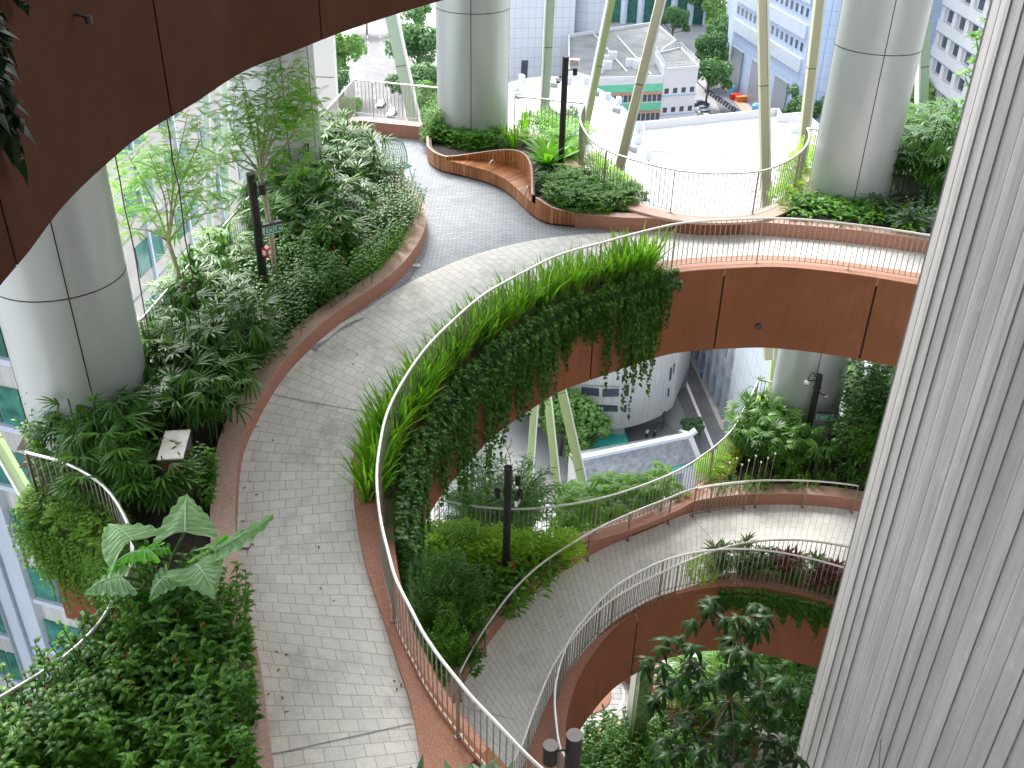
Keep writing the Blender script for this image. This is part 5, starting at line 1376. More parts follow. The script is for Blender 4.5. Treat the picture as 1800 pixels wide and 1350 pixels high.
# ---------- vines on core wall edge (top right) and upper-left corner
for i,(x,y,Y) in enumerate(((1755,10,13.4),(1742,55,13.4),(1735,85,13.45),(1722,130,13.5),(1738,20,13.6))):
    p=PY(x,y,Y); q=put('umbrella_plant',p+Vector((.15,0,-1.0)),.42,'pale leafed climber hanging beside the top edge of the core wall','vine','climber leaves beside the core wall'); q.scale=(.42,.42,.55)
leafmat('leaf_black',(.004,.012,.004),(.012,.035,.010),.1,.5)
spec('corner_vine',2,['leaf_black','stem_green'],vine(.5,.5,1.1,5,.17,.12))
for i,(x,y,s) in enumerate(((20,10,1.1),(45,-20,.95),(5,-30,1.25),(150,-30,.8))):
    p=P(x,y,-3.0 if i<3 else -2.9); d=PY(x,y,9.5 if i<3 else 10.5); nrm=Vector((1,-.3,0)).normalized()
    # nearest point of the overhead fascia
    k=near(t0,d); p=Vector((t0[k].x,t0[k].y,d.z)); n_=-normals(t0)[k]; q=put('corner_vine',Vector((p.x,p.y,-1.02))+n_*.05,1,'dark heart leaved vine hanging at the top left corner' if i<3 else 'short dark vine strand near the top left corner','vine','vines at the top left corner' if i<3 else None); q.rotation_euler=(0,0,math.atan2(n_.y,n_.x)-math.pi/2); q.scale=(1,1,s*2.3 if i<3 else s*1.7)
# ---------- giant taro
def taro_pt(L,W,droop,up,t,s):
    """t along the midrib (0 = stalk joint, 1 = tip, negative in the back lobes), s -1..1 across"""
    w=W/2*(max(0,1-t)**.62)*(1.0 if t>0 else 1.0)*(.92+.25*math.sin(min(1,max(0,t)+.18)*math.pi))*.88
    x=L*t-.30*L*abs(s)**1.3*(1-t)**2
    z=math.sin(max(t,0)*1.2)*up*L-droop*L*t*t-.16*abs(s)**2*w*1.6+.030*math.sin(t*34+abs(s)*2.5)*abs(s)**1.5+.03*math.sin(s*5+t*3)
    return Vector((x,s*w,z))
def taro_leaf(az,L,W,droop,up=.2):
    mb=MB(); n=22; m=14; vs=[]
    for i in range(n+1):
        for j in range(m+1): vs.append(taro_pt(L,W,droop,up,i/n,-1+2*j/m))
    fs=[(i*(m+1)+j,i*(m+1)+j+1,(i+1)*(m+1)+j+1,(i+1)*(m+1)+j) for i in range(n) for j in range(m)]
    M=Matrix.Rotation(az,3,'Z'); mb.add([M@v for v in vs],fs); return mb
tb=PS(290,1075,zd1,.3); root=empty('giant_taro',tb,label='giant taro with huge ribbed heart shaped leaves leaning over the kerb',cat='plant')
# (pixel of leaf base, azimuth deg in plan, L, W, droop, bright)
for (x,y,Y,az,L,W,dr_,up,br) in [(232,950,10.5,140,.66,.95,.30,.15,0),(325,935,10.6,100,.52,.95,-.15,.35,0),(262,968,10.2,185,.62,.34,.6,.0,1),(378,968,10.3,30,.85,.50,-.25,.1,0),(345,992,10.0,-50,.50,.78,.5,.1,0),(215,1015,9.9,205,.5,.62,.35,.1,0),(262,972,10.25,15,.28,.30,.2,.2,1),(352,985,10.2,45,.45,.32,-.1,.3,1),(300,1010,10.0,-120,.4,.5,.5,.1,0)]:
    b=PY(x,y,Y); lf=taro_leaf(R(az),L,W,dr_,up); lf.v=[tuple(Vector(v)+b) for v in lf.v]; lf.build('leaf',MATS['leaf_taro_bright' if br else 'leaf_taro'],root,smooth='all',fixn=False)
    mb=MB(); mid=(b+tb)/2+Vector((0,0,.25)); mb.tube(catmull([tb,mid,b],.1),.02,6,False,None); mb.build('stalk',MATS['stem_green'],root,smooth='all')
    mb=MB(); M=Matrix.Rotation(R(az),3,'Z')
    rib=[b+M@(taro_pt(L,W,dr_,up,t/10,0)+Vector((0,0,.008))) for t in range(10)]
    mb.tube(rib,.008,4,False,[.013-.001*k for k in range(10)])
    for t in (.0,.08,.18,.29,.41,.54,.68):
        for s in (-1,1): mb.tube([b+M@(taro_pt(L,W,dr_,up,min(t+.13*q,1),s*q*.93)+Vector((0,0,.008))) for q in (0,.25,.5,.75,1)],.0055,3,False)
    for s in (-1,1): mb.tube([b+M@(taro_pt(L,W,dr_,up,.0,s*q*.9)+Vector((0,0,.006))) for q in (0,.33,.66,1)],.005,3,False)
    mb.build('leaf_vein',MATS['leaf_rib'],root)
localize(root)
# ---------- slender trees of the left bed
def skel(base,fork,crown_pts,r0,root,bark='bark_light'):
    mb=MB(); mb.tube(catmull([base,base.lerp(fork,.5)+Vector((.06,0,0)),fork],.2),r0,8,True,None); mb.build('trunk',MATS[bark],root,smooth='all')
    ends=[]; mb=MB()
    for c in crown_pts:
        mid=fork.lerp(c,.45)+Vector((U(-.15,.15),U(-.15,.15),U(-.1,.2))); pts=catmull([fork,mid,c],.15); n=len(pts); mb.tube(pts,.02,6,False,[r0*.5*(1-.75*i/n) for i in range(n)])
        for k in range(5):
            q=pts[int(n*U(.4,.95))]; e=q+Vector((U(-.45,.45),U(-.45,.45),U(-.05,.5))); mb.tube([q,q.lerp(e,.5)+Vector((0,0,.05)),e],.006,4,False,[.009,.006,.003]); ends.append(e)
        ends.append(c)
    mb.build('branch',MATS[bark],root,smooth='all'); return ends
def feather(mb,p,az,el,L,n=9,lw=.016,ll=.06):
    q=Vector(p); e_=el
    for i in range(n):
        q=q+dirv(az,e_)*(L/n); e_-=.07
        for s in (-1,1): blade(mb,q,az+s*1.25,e_*.3,ll*U(.7,1.1),lw,.4,'thin',0)
def tree(name,label,bpx,fpx,Y,cpx,r0,nf,mat='leaf_tree'):
    b=PS(*bpx,zd1,.2); f=PY(*fpx,b.y+.05); root=empty(name,b,label=label,cat='tree')
    pts=[PY(x,y,b.y+dy) for x,y,dy in cpx]; ends=skel(b,f,pts,r0,root)
    mb=MB()
    for e in ends:
        for k in range(nf): feather(mb,e+Vector((U(-.3,.3),U(-.35,.35),U(-.16,.2))),U(0,6.28),U(-.6,.7),U(.16,.32),7,.026,.075)
    mb.build('crown',MATS[mat],root,smooth='all',fixn=False); localize(root)
tree('slender_tree','slender pale trunk tree left of the lamp post, crown against the office windows',(338,600),(296,425),0,[(235,330,.2),(262,268,-.2),(300,230,.1),(330,200,.3),(215,400,0),(240,300,.4),(350,330,.3),(385,370,.1),(290,310,-.3),(355,240,0),(215,255,0)],.045,8)
tree('slender_tree','feathery tree behind the black lamp post in front of the far left column',(487,545),(458,305),0,[(395,190,.2),(530,200,.2),(500,150,-.2),(430,150,-.2),(470,120,.2),(510,110,.1),(540,160,0),(540,240,.1),(400,250,.2),(385,290,-.1),(520,300,-.2),(455,180,.4),(490,200,-.4),(545,190,0),(420,110,.2)],.05,8)
# foreground dark tree at lower right
rt=PY(1275,1420,8.6); root=empty('drooping_tree',rt,label='dark tree with drooping long leaves in the lower right foreground',cat='tree')
mb=MB(); tops=[PY(x,y,Y) for x,y,Y in ((1255,1090,9.2),(1330,1085,9.4),(1180,1150,9.2),(1290,1180,8.8),(1230,1200,9.0),(1340,1200,9.2),(1180,1260,8.8),(1260,1270,8.6),(1330,1290,8.8),(1380,1330,8.6),(1200,1330,8.4),(1290,1340,8.2),(1150,1200,9.3),(1300,1120,9.0),(1370,1240,9.0),(1240,1320,8.3))]
hub=PY(1285,1230,8.8)
mb.tube([rt,hub],.03,6,True); mb.build('trunk',MATS['bark_dark'],root,smooth='all')
mb=MB(); mbl=MB()
for t in tops:
    mb.tube(catmull([hub,hub.lerp(t,.5)+Vector((0,0,.12)),t],.1),.008,5,False)
    for k in range(7):
        a=U(0,6.28); s=t+dirv(a,U(-.2,.7))*U(.12,.34); mb.tube([t,s],.004,4,False)
        for j in range(6): blade(mbl,s,a+j*1.05+U(-.2,.2),U(-.5,.1),U(.2,.32),U(.055,.08),U(1.0,1.9),'lance',.25)
mb.build('branch',MATS['bark_dark'],root,smooth='all'); mbl.build('crown',MATS['leaf_dark2'] if 'leaf_dark2' in MATS else leafmat('leaf_dark2',(.008,.026,.007),(.03,.085,.018),.3,.38),root,smooth='all',fixn=False); localize(root)
leafmat('leaf_grey',(.05,.11,.06),(.11,.19,.11),.25,.4)
# foreground leaf clumps at the bottom edge
for i,(x,y,Y,s,lb) in enumerate(((735,1372,6.3,.26,'grey green leaves poking up at the bottom edge left of centre'),(800,1378,6.2,.30,'dark leaf rosette at the bottom edge in front of the railing'),(850,1372,6.2,.28,'dark long leaves at the bottom edge in front of the railing'),(893,1372,6.25,.25,'small leaf cluster beside the near railing at the bottom edge'))):
    p=PY(x,y,Y); root=empty('leaf_cluster',p,label=lb,cat='plant'); mb=MB()
    for k in range(9): blade(mb,p+Vector((0,0,.02)),k*.72+U(-.2,.2),U(.1,.9),s*U(.7,1),s*.26,U(.3,.9),'lance',.2)
    mb.build('foliage',MATS['leaf_grey'],root,smooth='all',fixn=False); mb=MB(); mb.tube([p-Vector((0,0,.9)),p],.008,5,False); mb.build('stem',MATS['stem_green'],root); localize(root)
# climbing wires
for i,(a,b,Y,lb) in enumerate((((205,290),(252,575),15.6,'thin dark twisted climbing wire right of the left column'),((300,255),(345,640),15.8,'thin dark climbing wire crossing the left slender tree'),((548,78),(562,225),26.5,'thin dark climbing wire beside the far left column'))):
    p=PY(*a,Y)+Vector((0,0,3)); q=PY(*b,Y); q.z=p.z-14 if Y<20 else q.z; q=Vector((p.x,p.y,q.z)); mb=MB(); pts=[p.lerp(q,k/30)+Vector((U(-.02,.02),U(-.02,.02),0)) for k in range(31)]; mb.tube(pts,.012,5,False); o=mb.build('climbing_wire',MATS['bark_dark'],label=lb,cat='wire'); origin_to(o,q)

# a few fallen leaves on the paving
leafmat('leaf_dry',(.16,.10,.03),(.32,.22,.06),.1,.7)
mb=MB()
for x,y,n in ((440,900,6),(455,760,5),(620,600,5),(480,1200,6),(690,1150,4),(560,1000,3),(760,420,4),(860,370,3),(1180,430,3),(960,1060,4)):
    for _ in range(n):
        p=PS(x+U(-14,30),y+U(-60,60),zd1 if not (x==960) else zd2,.008); blade(mb,p,U(0,6.28),.05,U(.05,.09),.03,.2,'ovate',.1)
mb.build('fallen_leaves',MATS['leaf_dry'],smooth='all',fixn=False,label='scattered small dry leaves on the paving beside the kerbs',cat='fallen leaves',kind='stuff')
# ================================================================ PROPS
simple('cctv_white',(.78,.78,.76),.35); simple('cctv_glass',(.03,.03,.035),.1); simple('ext_red',(.55,.025,.02),.35); simple('exit_green',(.01,.30,.20),.4); simple('sign_white',(.85,.88,.86),.5); simple('sign_housing',(.05,.045,.05),.5)
simple('cabinet_top',(.62,.58,.55),.45); simple('cabinet_side',(.12,.115,.11),.4,.3); simple('chair_green',(.05,.30,.20),.45); simple('yellow_paint',(.75,.55,.05),.5); simple('sky_blue_paint',(.15,.5,.75),.5); simple('orange_paint',(.75,.2,.04),.5)
def text_mesh(txt,size,depth=.002):
    cu=bpy.data.curves.new('t','FONT'); cu.body=txt; cu.size=size; cu.extrude=depth; cu.align_x='CENTER'; cu.align_y='CENTER'
    ob=bpy.data.objects.new('t',cu); COL.objects.link(ob); bpy.context.view_layer.update()
    me=bpy.data.meshes.new_from_object(ob); bpy.data.objects.remove(ob); return me
def exit_sign(p,face,label,w=.36,h=.15,arrow=True):
    """face = horizontal azimuth (deg) the lit face looks to"""
    root=empty('exit_sign',p,R(face)+math.pi/2,label=label,cat='exit sign')
    mb=MB(); mb.box((0,0,h/2+.03),(w+.02,.10,.055)); mb.build('housing',MATS['sign_housing'],root)
    mb=MB(); b=[(-w/2,-.035,-h/2),(w/2,-.035,-h/2),(w/2,.035,-h/2),(-w/2,.035,-h/2)]; t=[(-w/2,-.045,h/2),(w/2,-.045,h/2),(w/2,.045,h/2),(-w/2,.045,h/2)]
    mb.add(b+t,[(0,1,5,4),(1,2,6,5),(2,3,7,6),(3,0,4,7),(0,3,2,1),(4,5,6,7)]); mb.build('sign_body',MATS['sign_white'],root)
    mb=MB(); mb.add([(-w/2+.012,-.0385,-h/2+.012),(w/2-.012,-.0385,-h/2+.012),(w/2-.012,-.047,h/2-.008),(-w/2+.012,-.047,h/2-.008)],[(0,1,2,3)]); mb.build('green_face',MATS['exit_green'],root)
    me=text_mesh('EXIT',.115); me.materials.append(MATS['sign_white']); o=bpy.data.objects.new('lettering',me); COL.objects.link(o); o.parent=root; o.location=(-.035,-.049,0); o.rotation_euler=(R(86.5),0,0)
    mb=MB(); mb.add([(w/2-.065,-.0475,-.035),(w/2-.028,-.0475,0),(w/2-.065,-.0485,.035)],[(0,1,2)]); mb.build('arrow',MATS['sign_white'],root)
    return root
def pole(px,toppy,zf,label,r=.085,base_z=.2):
    b=PS(*px,zf,base_z); t=zat(b.x,b.y,toppy); root=empty('lamp_post',b,label=label,cat='lamp post'); H=t-b.z
    mb=MB(); mb.cyl((0,0,-.3),r,H+.3,24); mb.build('shaft',MATS['dark_pole'],root,smooth=True)
    mb=MB(); mb.cyl((0,0,H-.01),r+.004,.025,24); mb.build('cap',MATS['dark_cap'],root,smooth=True)
    return root,b,H
def spk(root,H,off,dz,r=.07,h=.2):
    mb=MB(); mb.cyl((off[0],off[1],H+dz-h/2),r,h,20); mb.build('spotlight',MATS['dark_pole'],root,smooth=True)
    mb=MB(); mb.tube([(0,0,H+dz+.03),(off[0],off[1],H+dz+.03)],.014,6); mb.build('bracket',MATS['dark_pole'],root)
def dome(root,H,off,dz):
    mb=MB(); mb.tube([(0,0,H+dz+.1),(off[0],off[1],H+dz+.1)],.018,6); mb.build('bracket',MATS['dark_pole'],root)
    mb=MB(); c=Vector((off[0],off[1],H+dz)); mb.cyl(c,.075,.09,20); mb.build('camera_housing',MATS['cctv_white'],root,smooth=True)
    mb=MB(); vs=[c+Vector((math.cos(k*math.pi/8)*math.cos(j*math.pi/8)*.068,math.sin(k*math.pi/8)*math.cos(j*math.pi/8)*.068,-math.sin(j*math.pi/8)*.068)) for j in range(4) for k in range(16)]
    mb.add(vs,[(j*16+k,j*16+(k+1)%16,(j+1)*16+(k+1)%16,(j+1)*16+k) for j in range(3) for k in range(16)]+[tuple(48+k for k in range(16))]); mb.build('camera_dome',MATS['cctv_glass'],root,smooth='all')
# left bed post
root,b,H=pole((472,560),306,zd1,'tall black lamp post with spotlight and exit sign in the left bed')
spk(root,H,(.19,-.02),-.28)
def onpost(b,px,py): return zat(b.x,b.y,py)
e=exit_sign(b+Vector((.27,.06,0)),-52,'green EXIT sign on the black post in the left bed',.38,.16); e.location.z=onpost(b,0,404)
z_=onpost(b,0,440); root=empty('fire_call_box',(b.x+.13,b.y-.06,z_),R(-20),label='red fire call box fixed to the left black post',cat='call box')
mb=MB(); mb.box((0,0,0),(.12,.12,.17)); mb.build('box_body',MATS['ext_red'],root); mb=MB(); mb.tube([(.062,0,0),(.085,0,0)],.045,16); mb.build('sounder',MATS['cctv_white'],root,smooth=True); mb=MB(); mb.box((.0,-.062,0),(.07,.006,.1)); mb.build('front_plate',MATS['sign_white'],root)
# plaza post
root,b,H=pole((985,306),100,lambda Y:-9.8,'tall black camera post in the planter by the timber bench')
dome(root,H,(-.17,-.02),-.62)
mb=MB(); mb.box((.24,0,H-.13),(.24,.2,.15),R(-12)); mb.build('floodlight',MATS['cabinet_top'],root); spk(root,H,(.26,-.05),-.36,.06,.18)
# lower bed post
root,b,H=pole((889,1013),822,zd2,'black lamp post with three small spotlights in the lower bed',.095)
spk(root,H,(.24,.1),-.45); spk(root,H,(-.24,-.05),-.72); spk(root,H,(.3,-.05),-.74)
e=exit_sign(b+Vector((.26,-.1,0)),-15,'edge on EXIT sign on the lower post above the extinguisher',.40,.17); e.location.z=onpost(b,0,872)
z_=onpost(b,0,1003); root=empty('fire_extinguisher',(b.x+.16,b.y-.1,z_),label='red fire extinguisher hanging on the lower black post',cat='extinguisher')
mb=MB(); mb.tube([(0,0,-.02),(0,0,0),(0,0,.34),(0,0,.39),(0,0,.42)],.08,20,True,[.07,.08,.08,.05,.02]); mb.build('cylinder',MATS['ext_red'],root,smooth=True)
mb=MB(); mb.tube([(0,0,.42),(0,0,.47)],.02,8); mb.box((.03,0,.48),(.12,.02,.02)); mb.build('valve',MATS['sign_housing'],root)
mb=MB(); mb.tube(catmull([(0,0,.45),(.09,-.02,.38),(.09,-.02,.15)],.04),.01,6); mb.build('hose',MATS['sign_housing'],root)
mb=MB(); sweep(mb,[Vector((math.cos(k*.25-2.6)*.0815,math.sin(k*.25-2.6)*.0815,.12)) for k in range(12)],[(0,0),(0,.14)],False,False); mb.build('paper_label',MATS['sign_white'],root)
# right lower post
root,b,H=pole((1412,795),660,zd2,'black camera post with EXIT sign in the right lower bed',.09)
dome(root,H,(-.33,-.05),-.25); mb=MB(); mb.tube(catmull([(-.33,-.05,H-.12),(-.22,-.02,H+.1),(-.1,0,H-.05)],.05),.014,6); mb.build('cable',MATS['dark_pole'],root,smooth='all')
mb=MB(); mb.cyl((0,0,H-.42),.115,.03,24); mb.build('collar',MATS['dark_cap'],root,smooth=True)
mb=MB(); mb.tube(catmull([(0,0,H-.5),(.2,-.03,H-.62),(.3,-.03,H-.62)],.05),.018,6); mb.build('side_arm',MATS['dark_pole'],root,smooth='all')
mb=MB(); mb.cyl((.3,-.03,H-.68),.05,.05,16); mb.build('side_camera',MATS['cctv_white'],root,smooth=True)
e=exit_sign(b+Vector((.36,-.12,0)),-92,'green EXIT sign with arrow on the right lower post',.46,.2); e.location.z=onpost(b,0,728)
# near post bottom edge
t=PY(1010,1293,8.4); root=empty('lamp_post',Vector((t.x,t.y,-17.5)),label='near black post top with a drum spotlight cut by the bottom edge',cat='lamp post'); H=t.z+17.5
mb=MB(); mb.cyl((0,0,-.5),.105,H+.5,28); mb.build('shaft',MATS['dark_pole'],root,smooth=True); mb=MB(); mb.cyl((0,0,H-.005),.107,.02,28); mb.build('cap',MATS['dark_cap'],root,smooth=True)
spk(root,H,(-.30,-.06),-.28,.095,.3)
mb=MB(); mb.cyl((-.30,-.06,H-.285+.155),.097,.012,24); mb.build('spotlight_cap',MATS['dark_cap'],root,smooth=True)
# hose reel cabinet
c=P(306,783,-9.35); gz=zd1(c.y)+.2; root=empty('hose_cabinet',(c.x,c.y,gz),R(8),label='slim grey fire hose cabinet with pale lid among the palms',cat='cabinet')
h=-9.35-gz; mb=MB(); mb.box((0,0,h/2),(.38,.78,h)); mb.build('cabinet_body',MATS['cabinet_side'],root)
mb=MB(); mb.box((0,0,h+.012),(.40,.80,.024)); mb.build('lid',MATS['cabinet_top'],root)
mb=MB(); mb.box((0,-.393,h-.25),(.24,.006,.3)); mb.build('red_front',MATS['ext_red'],root)
mb=MB(); mb.box((.193,.0,h-.22),(.006,.2,.2)); mb.build('red_emblem',MATS['ext_red'],root)
# green mesh chair
c=P(697,314,-9.8); root=empty('mesh_chair',c,R(35),label='green wire mesh lounge chair behind the shrubs on the plaza',cat='chair')
def shell(u,v):   # u -1..1 , v 0..1 back height
    w=.36*(1-.25*(v-.4)**2*2); return Vector((u*w, .16+.16*v-.20*u*u, .42+.62*v*(1-.12*u*u)))
def seatp(u,v): return Vector((u*.33,-.34+.5*v,.40-.05*(1-u*u)*(1-(v-.5)**2)))
for nm,fn in (('backrest',shell),('seat',seatp)):
    mb=MB(); K=15
    for a in range(K+1):
        for rev in (0,1):
            pts=[fn(-1+2*a/K,j/10) if not rev else fn(-1+2*j/10,a/K) for j in range(11)]; mb.tube(pts,.006,4,False)
    mb.build(nm,MATS['chair_green'],root)
mb=MB(); mb.tube([shell(-1,j/8) for j in range(9)]+[shell(-1+2*j/10,1) for j in range(1,10)]+[shell(1,1-j/8) for j in range(9)],.014,8); mb.build('frame',MATS['chair_green'],root,smooth='all')
for sx in (-1,1):
    for sy in (-1,1): mb=MB(); mb.tube([(sx*.26,-.05+sy*.22,.38),(sx*.32,-.05+sy*.3,0)],.012,6); mb.build('leg',MATS['chair_green'],root)
# drain covers and paving joints
def cover(px,py,s,ang,label):
    p=PS(px,py,zd1); root=empty('drain_cover',p+Vector((0,0,.006)),R(ang),label=label,cat='drain cover')
    mb=MB(); mb.box((0,0,0),(s,s,.006)); mb.build('frame',MATS['seam'],root); mb=MB(); mb.box((0,0,.003),(s-.02,s-.02,.006)); mb.build('cover_plate',MATS['pave_light'],root)
cover(432,958,.16,0,'small square drain cover beside the left kerb'); cover(732,467,.2,10,'small square drain cover in the blue paving near the bench')
def joint(pts,zf,w=.014):
    c=resample([PS(*pts[0],zf,.006),PS(*pts[-1],zf,.006)],14); c=[Vector((p.x,p.y,zf(p.y)+.008)) for p in c]; mb=MB(); sweep(mb,c,[(-w/2,0),(w/2,0)],False,False); mb.build('paving_joint',MATS['joint_line'],kind='structure')
joint([(458,690),(540,699),(600,710),(632,722)],zd1); joint([(477,1326),(560,1306),(660,1287),(722,1272)],zd1); joint([(1022,414),(1045,421),(1068,428)],zd1)
joint([(1212,905),(1240,935),(1268,968)],zd2); joint([(905,1265),(860,1255),(800,1240)],zd2)
# mirrored post on lowest plaza
p=P(1112,1335,Z3); simple('mirror_green',(.16,.24,.09),.35,.3,.6,6); root=empty('tower_column',p,label='green reflective square post rising from the round planter on the lowest plaza',cat='column')  # mottled green base colour painted in place of mirror reflections
mb=MB(); mb.box((0,0,2.9),(.42,.42,6.4),R(20)); mb.build('shaft',MATS['mirror_green'],root); mb=MB(); 
mb.box((-.235,.06,2.9),(.05,.3,6.42),R(20)); mb.build('steel_edge',MATS['rail_steel'],root)
# fascia downlight bosses
for (x,y,Y) in ((1328,590,None),):
    k=min(range(len(fas1)),key=lambda i:abs(proj(fas1[i]+Vector((0,0,-1.5)))[0]-1328)+ (0 if fas1[i].x>1 else 1e6)); q=fas1[k]+normals(fas1)[k]*.03+Vector((0,0,-1.55)); n_=normals(fas1)[k]
    mb=MB(); mb.tube([q,q+n_*.05],.075,16); o=mb.build('wall_boss',MATS['dark_cap'],smooth=True,label='small round sensor cap on the bridge fascia',cat='fitting'); origin_to(o,q)
q=PY(412,48,12.2); k=near(t0,q); n_=-normals(t0)[k]; z_=zat(t0[k].x,t0[k].y,45); q=Vector((t0[k].x,t0[k].y,z_))
mb=MB(); mb.tube([q+Vector((0,0,.13)),q+n_*.16+Vector((0,0,.1))],.02,6); mb.tube([q+n_*.16+Vector((0,0,.12)),q+n_*.16+Vector((0,0,.03))],.045,12); o=mb.build('wall_light',MATS['dark_cap'],smooth=True,label='tiny downlight fixed on the dark overhead bridge fascia',cat='lamp'); origin_to(o,q)
# white flower stalks
for i in range(9):
    p=PS(1262+i*11,868-i*1.5,zd2,.35); h=.9+.12*(i%3); root=empty('flower_stalk',p,label='thin stalk with a round white flower head by the lower kerb',cat='flower',group='white flower stalks by the lower kerb')
    mb=MB(); mb.tube([(0,0,0),(.02,0,h)],.006,5); mb.build('stem',MATS['bark_light'],root); mb=MB(); mb.tube([(.02,0,h-.03),(.02,0,h),(.02,0,h+.03)],.03,8,True,[.015,.032,.015]); mb.build('flower_head',MATS['flower_white'],root,smooth='all')
# ================================================================ CITY PROPS
def car(px,py,ang,col,label,group=None,z=ZG+.05):
    p=G(px,py); p.z=z; root=empty('parked_car' if group else 'car',p,ang,label=label,cat='car',group=group)
    nm='car_'+'_'.join(str(int(c*100)) for c in col)
    if nm not in MATS: simple(nm,col,.25,0,.03)
    def body(w,secs):
        mb=MB(); n=len(secs); vs=[]
        for x,zb,zt,ws in secs: vs+=[(x,-w*ws/2,zb),(x,w*ws/2,zb),(x,w*ws/2,zt),(x,-w*ws/2,zt)]
        fs=[(i*4+k,i*4+(k+1)%4,(i+1)*4+(k+1)%4,(i+1)*4+k) for i in range(n-1) for k in range(4)]+[(0,1,2,3),tuple((n-1)*4+k for k in range(4))]; mb.add(vs,fs); return mb
    body(1.8,[(-2.3,.35,.75,.85),(-2.2,.25,.95,.95),(-1.2,.22,1.02,1),(.9,.22,.98,1),(1.9,.25,.82,.95),(2.25,.35,.62,.85)]).build('body',MATS[nm],root,smooth=True)
    body(1.62,[(-2.0,.95,1.0,.95),(-1.5,.95,1.38,.86),(-.2,.95,1.47,.84),(.25,.95,1.42,.84),(1.15,.9,.98,.95)]).build('window',MATS['glass_dark'],root,smooth=True)
    body(1.42,[(-1.35,1.36,1.42,.95),(-.2,1.42,1.50,.95),(.1,1.40,1.46,.93)]).build('roof',MATS[nm],root,smooth=True)
    for sx in (-1.4,1.35):
        for sy in (-.85,.85): mb=MB(); mb.tube([(sx,sy-.1,.33),(sx,sy+.1,.33)],.33,14); mb.build('wheel',MATS['sign_housing'],root,smooth=True)
    for sy in (-.6,.6): mb=MB(); mb.box((2.2,sy,.66),(.1,.35,.12)); mb.build('headlight',MATS['sign_white'],root)
    return root
car(670,186,R(-96),(.8,.8,.8),'white car driving on the street, farther of the two')
car(689,202,R(-96),(.72,.75,.8),'silver car driving on the street, nearer of the two')
for i,(x,y,c,lb) in enumerate(((1237,196,(.75,.78,.76),'pale car, farthest of the row parked beside the stair block'),(1240,203,(.3,.33,.36),'grey car in the middle of the row parked beside the stair block'),(1244,210,(.8,.8,.8),'white car, nearest of the row parked beside the stair block'),(1233,186,(.08,.1,.16),'dark blue car behind the parked row'))): car(x,y,R(12),c,lb,'cars parked beside the stair block')
for i in range(15):
    p=G(1243+i*4.6,162+i*3.2); root=empty('motorcycle',p,R(20+rg.uniform(-8,8)),label='small dark motorcycle in the long row beside the lane',cat='motorcycle',group='motorcycles parked along the lane')
    mb=MB(); mb.tube([(-.6,-.06,.32),(-.6,.06,.32)],.32,10); mb.tube([(.65,-.05,.32),(.65,.05,.32)],.32,10); mb.build('wheel',MATS['sign_housing'],root)
    mb=MB(); mb.tube(catmull([(-.75,0,.85),(-.3,0,.82),(.1,0,.8),(.45,0,.9)],.2),.15,7); mb.tube([(.4,0,.95),(.65,0,.35)],.05,5); mb.tube([(.4,-.35,1.05),(.4,.35,1.05)],.03,5); mb.build('body',MATS['dark_pole' if i%3 else 'blue_sheet'],root,smooth=True)
for (x,y,m_,lb) in ((1284,166,'sky_blue_paint','light blue round bin by the blue tower entrance'),(1303,163,'yellow_paint','yellow round bin by the blue tower entrance'),(1292,174,'ext_red','red low crate by the blue tower entrance'),(1302,178,'orange_paint','orange barrier by the blue tower entrance'),(1327,200,'sky_blue_paint','small blue drum near the tower ramp')):
    p=G(x,y); mb=MB(); 
    if 'round' in lb or 'drum' in lb:
        mb.tube([p,p+Vector((0,0,2.4)),p+Vector((0,0,2.9))],1.0,16,True,[1.0,1.05,.5])
    else:
        mb.box(p+Vector((0,0,.7)),(3.0,1.2,1.2),R(15)); mb.box(p+Vector((0,0,1.4)),(3.2,1.4,.15),R(15))
    o=mb.build('storage_bin' if 'bin' in lb or 'drum' in lb else 'barrier',MATS[m_],smooth=True,label=lb,cat='bin' if 'bin' in lb or 'drum' in lb else 'barrier'); origin_to(o,p)
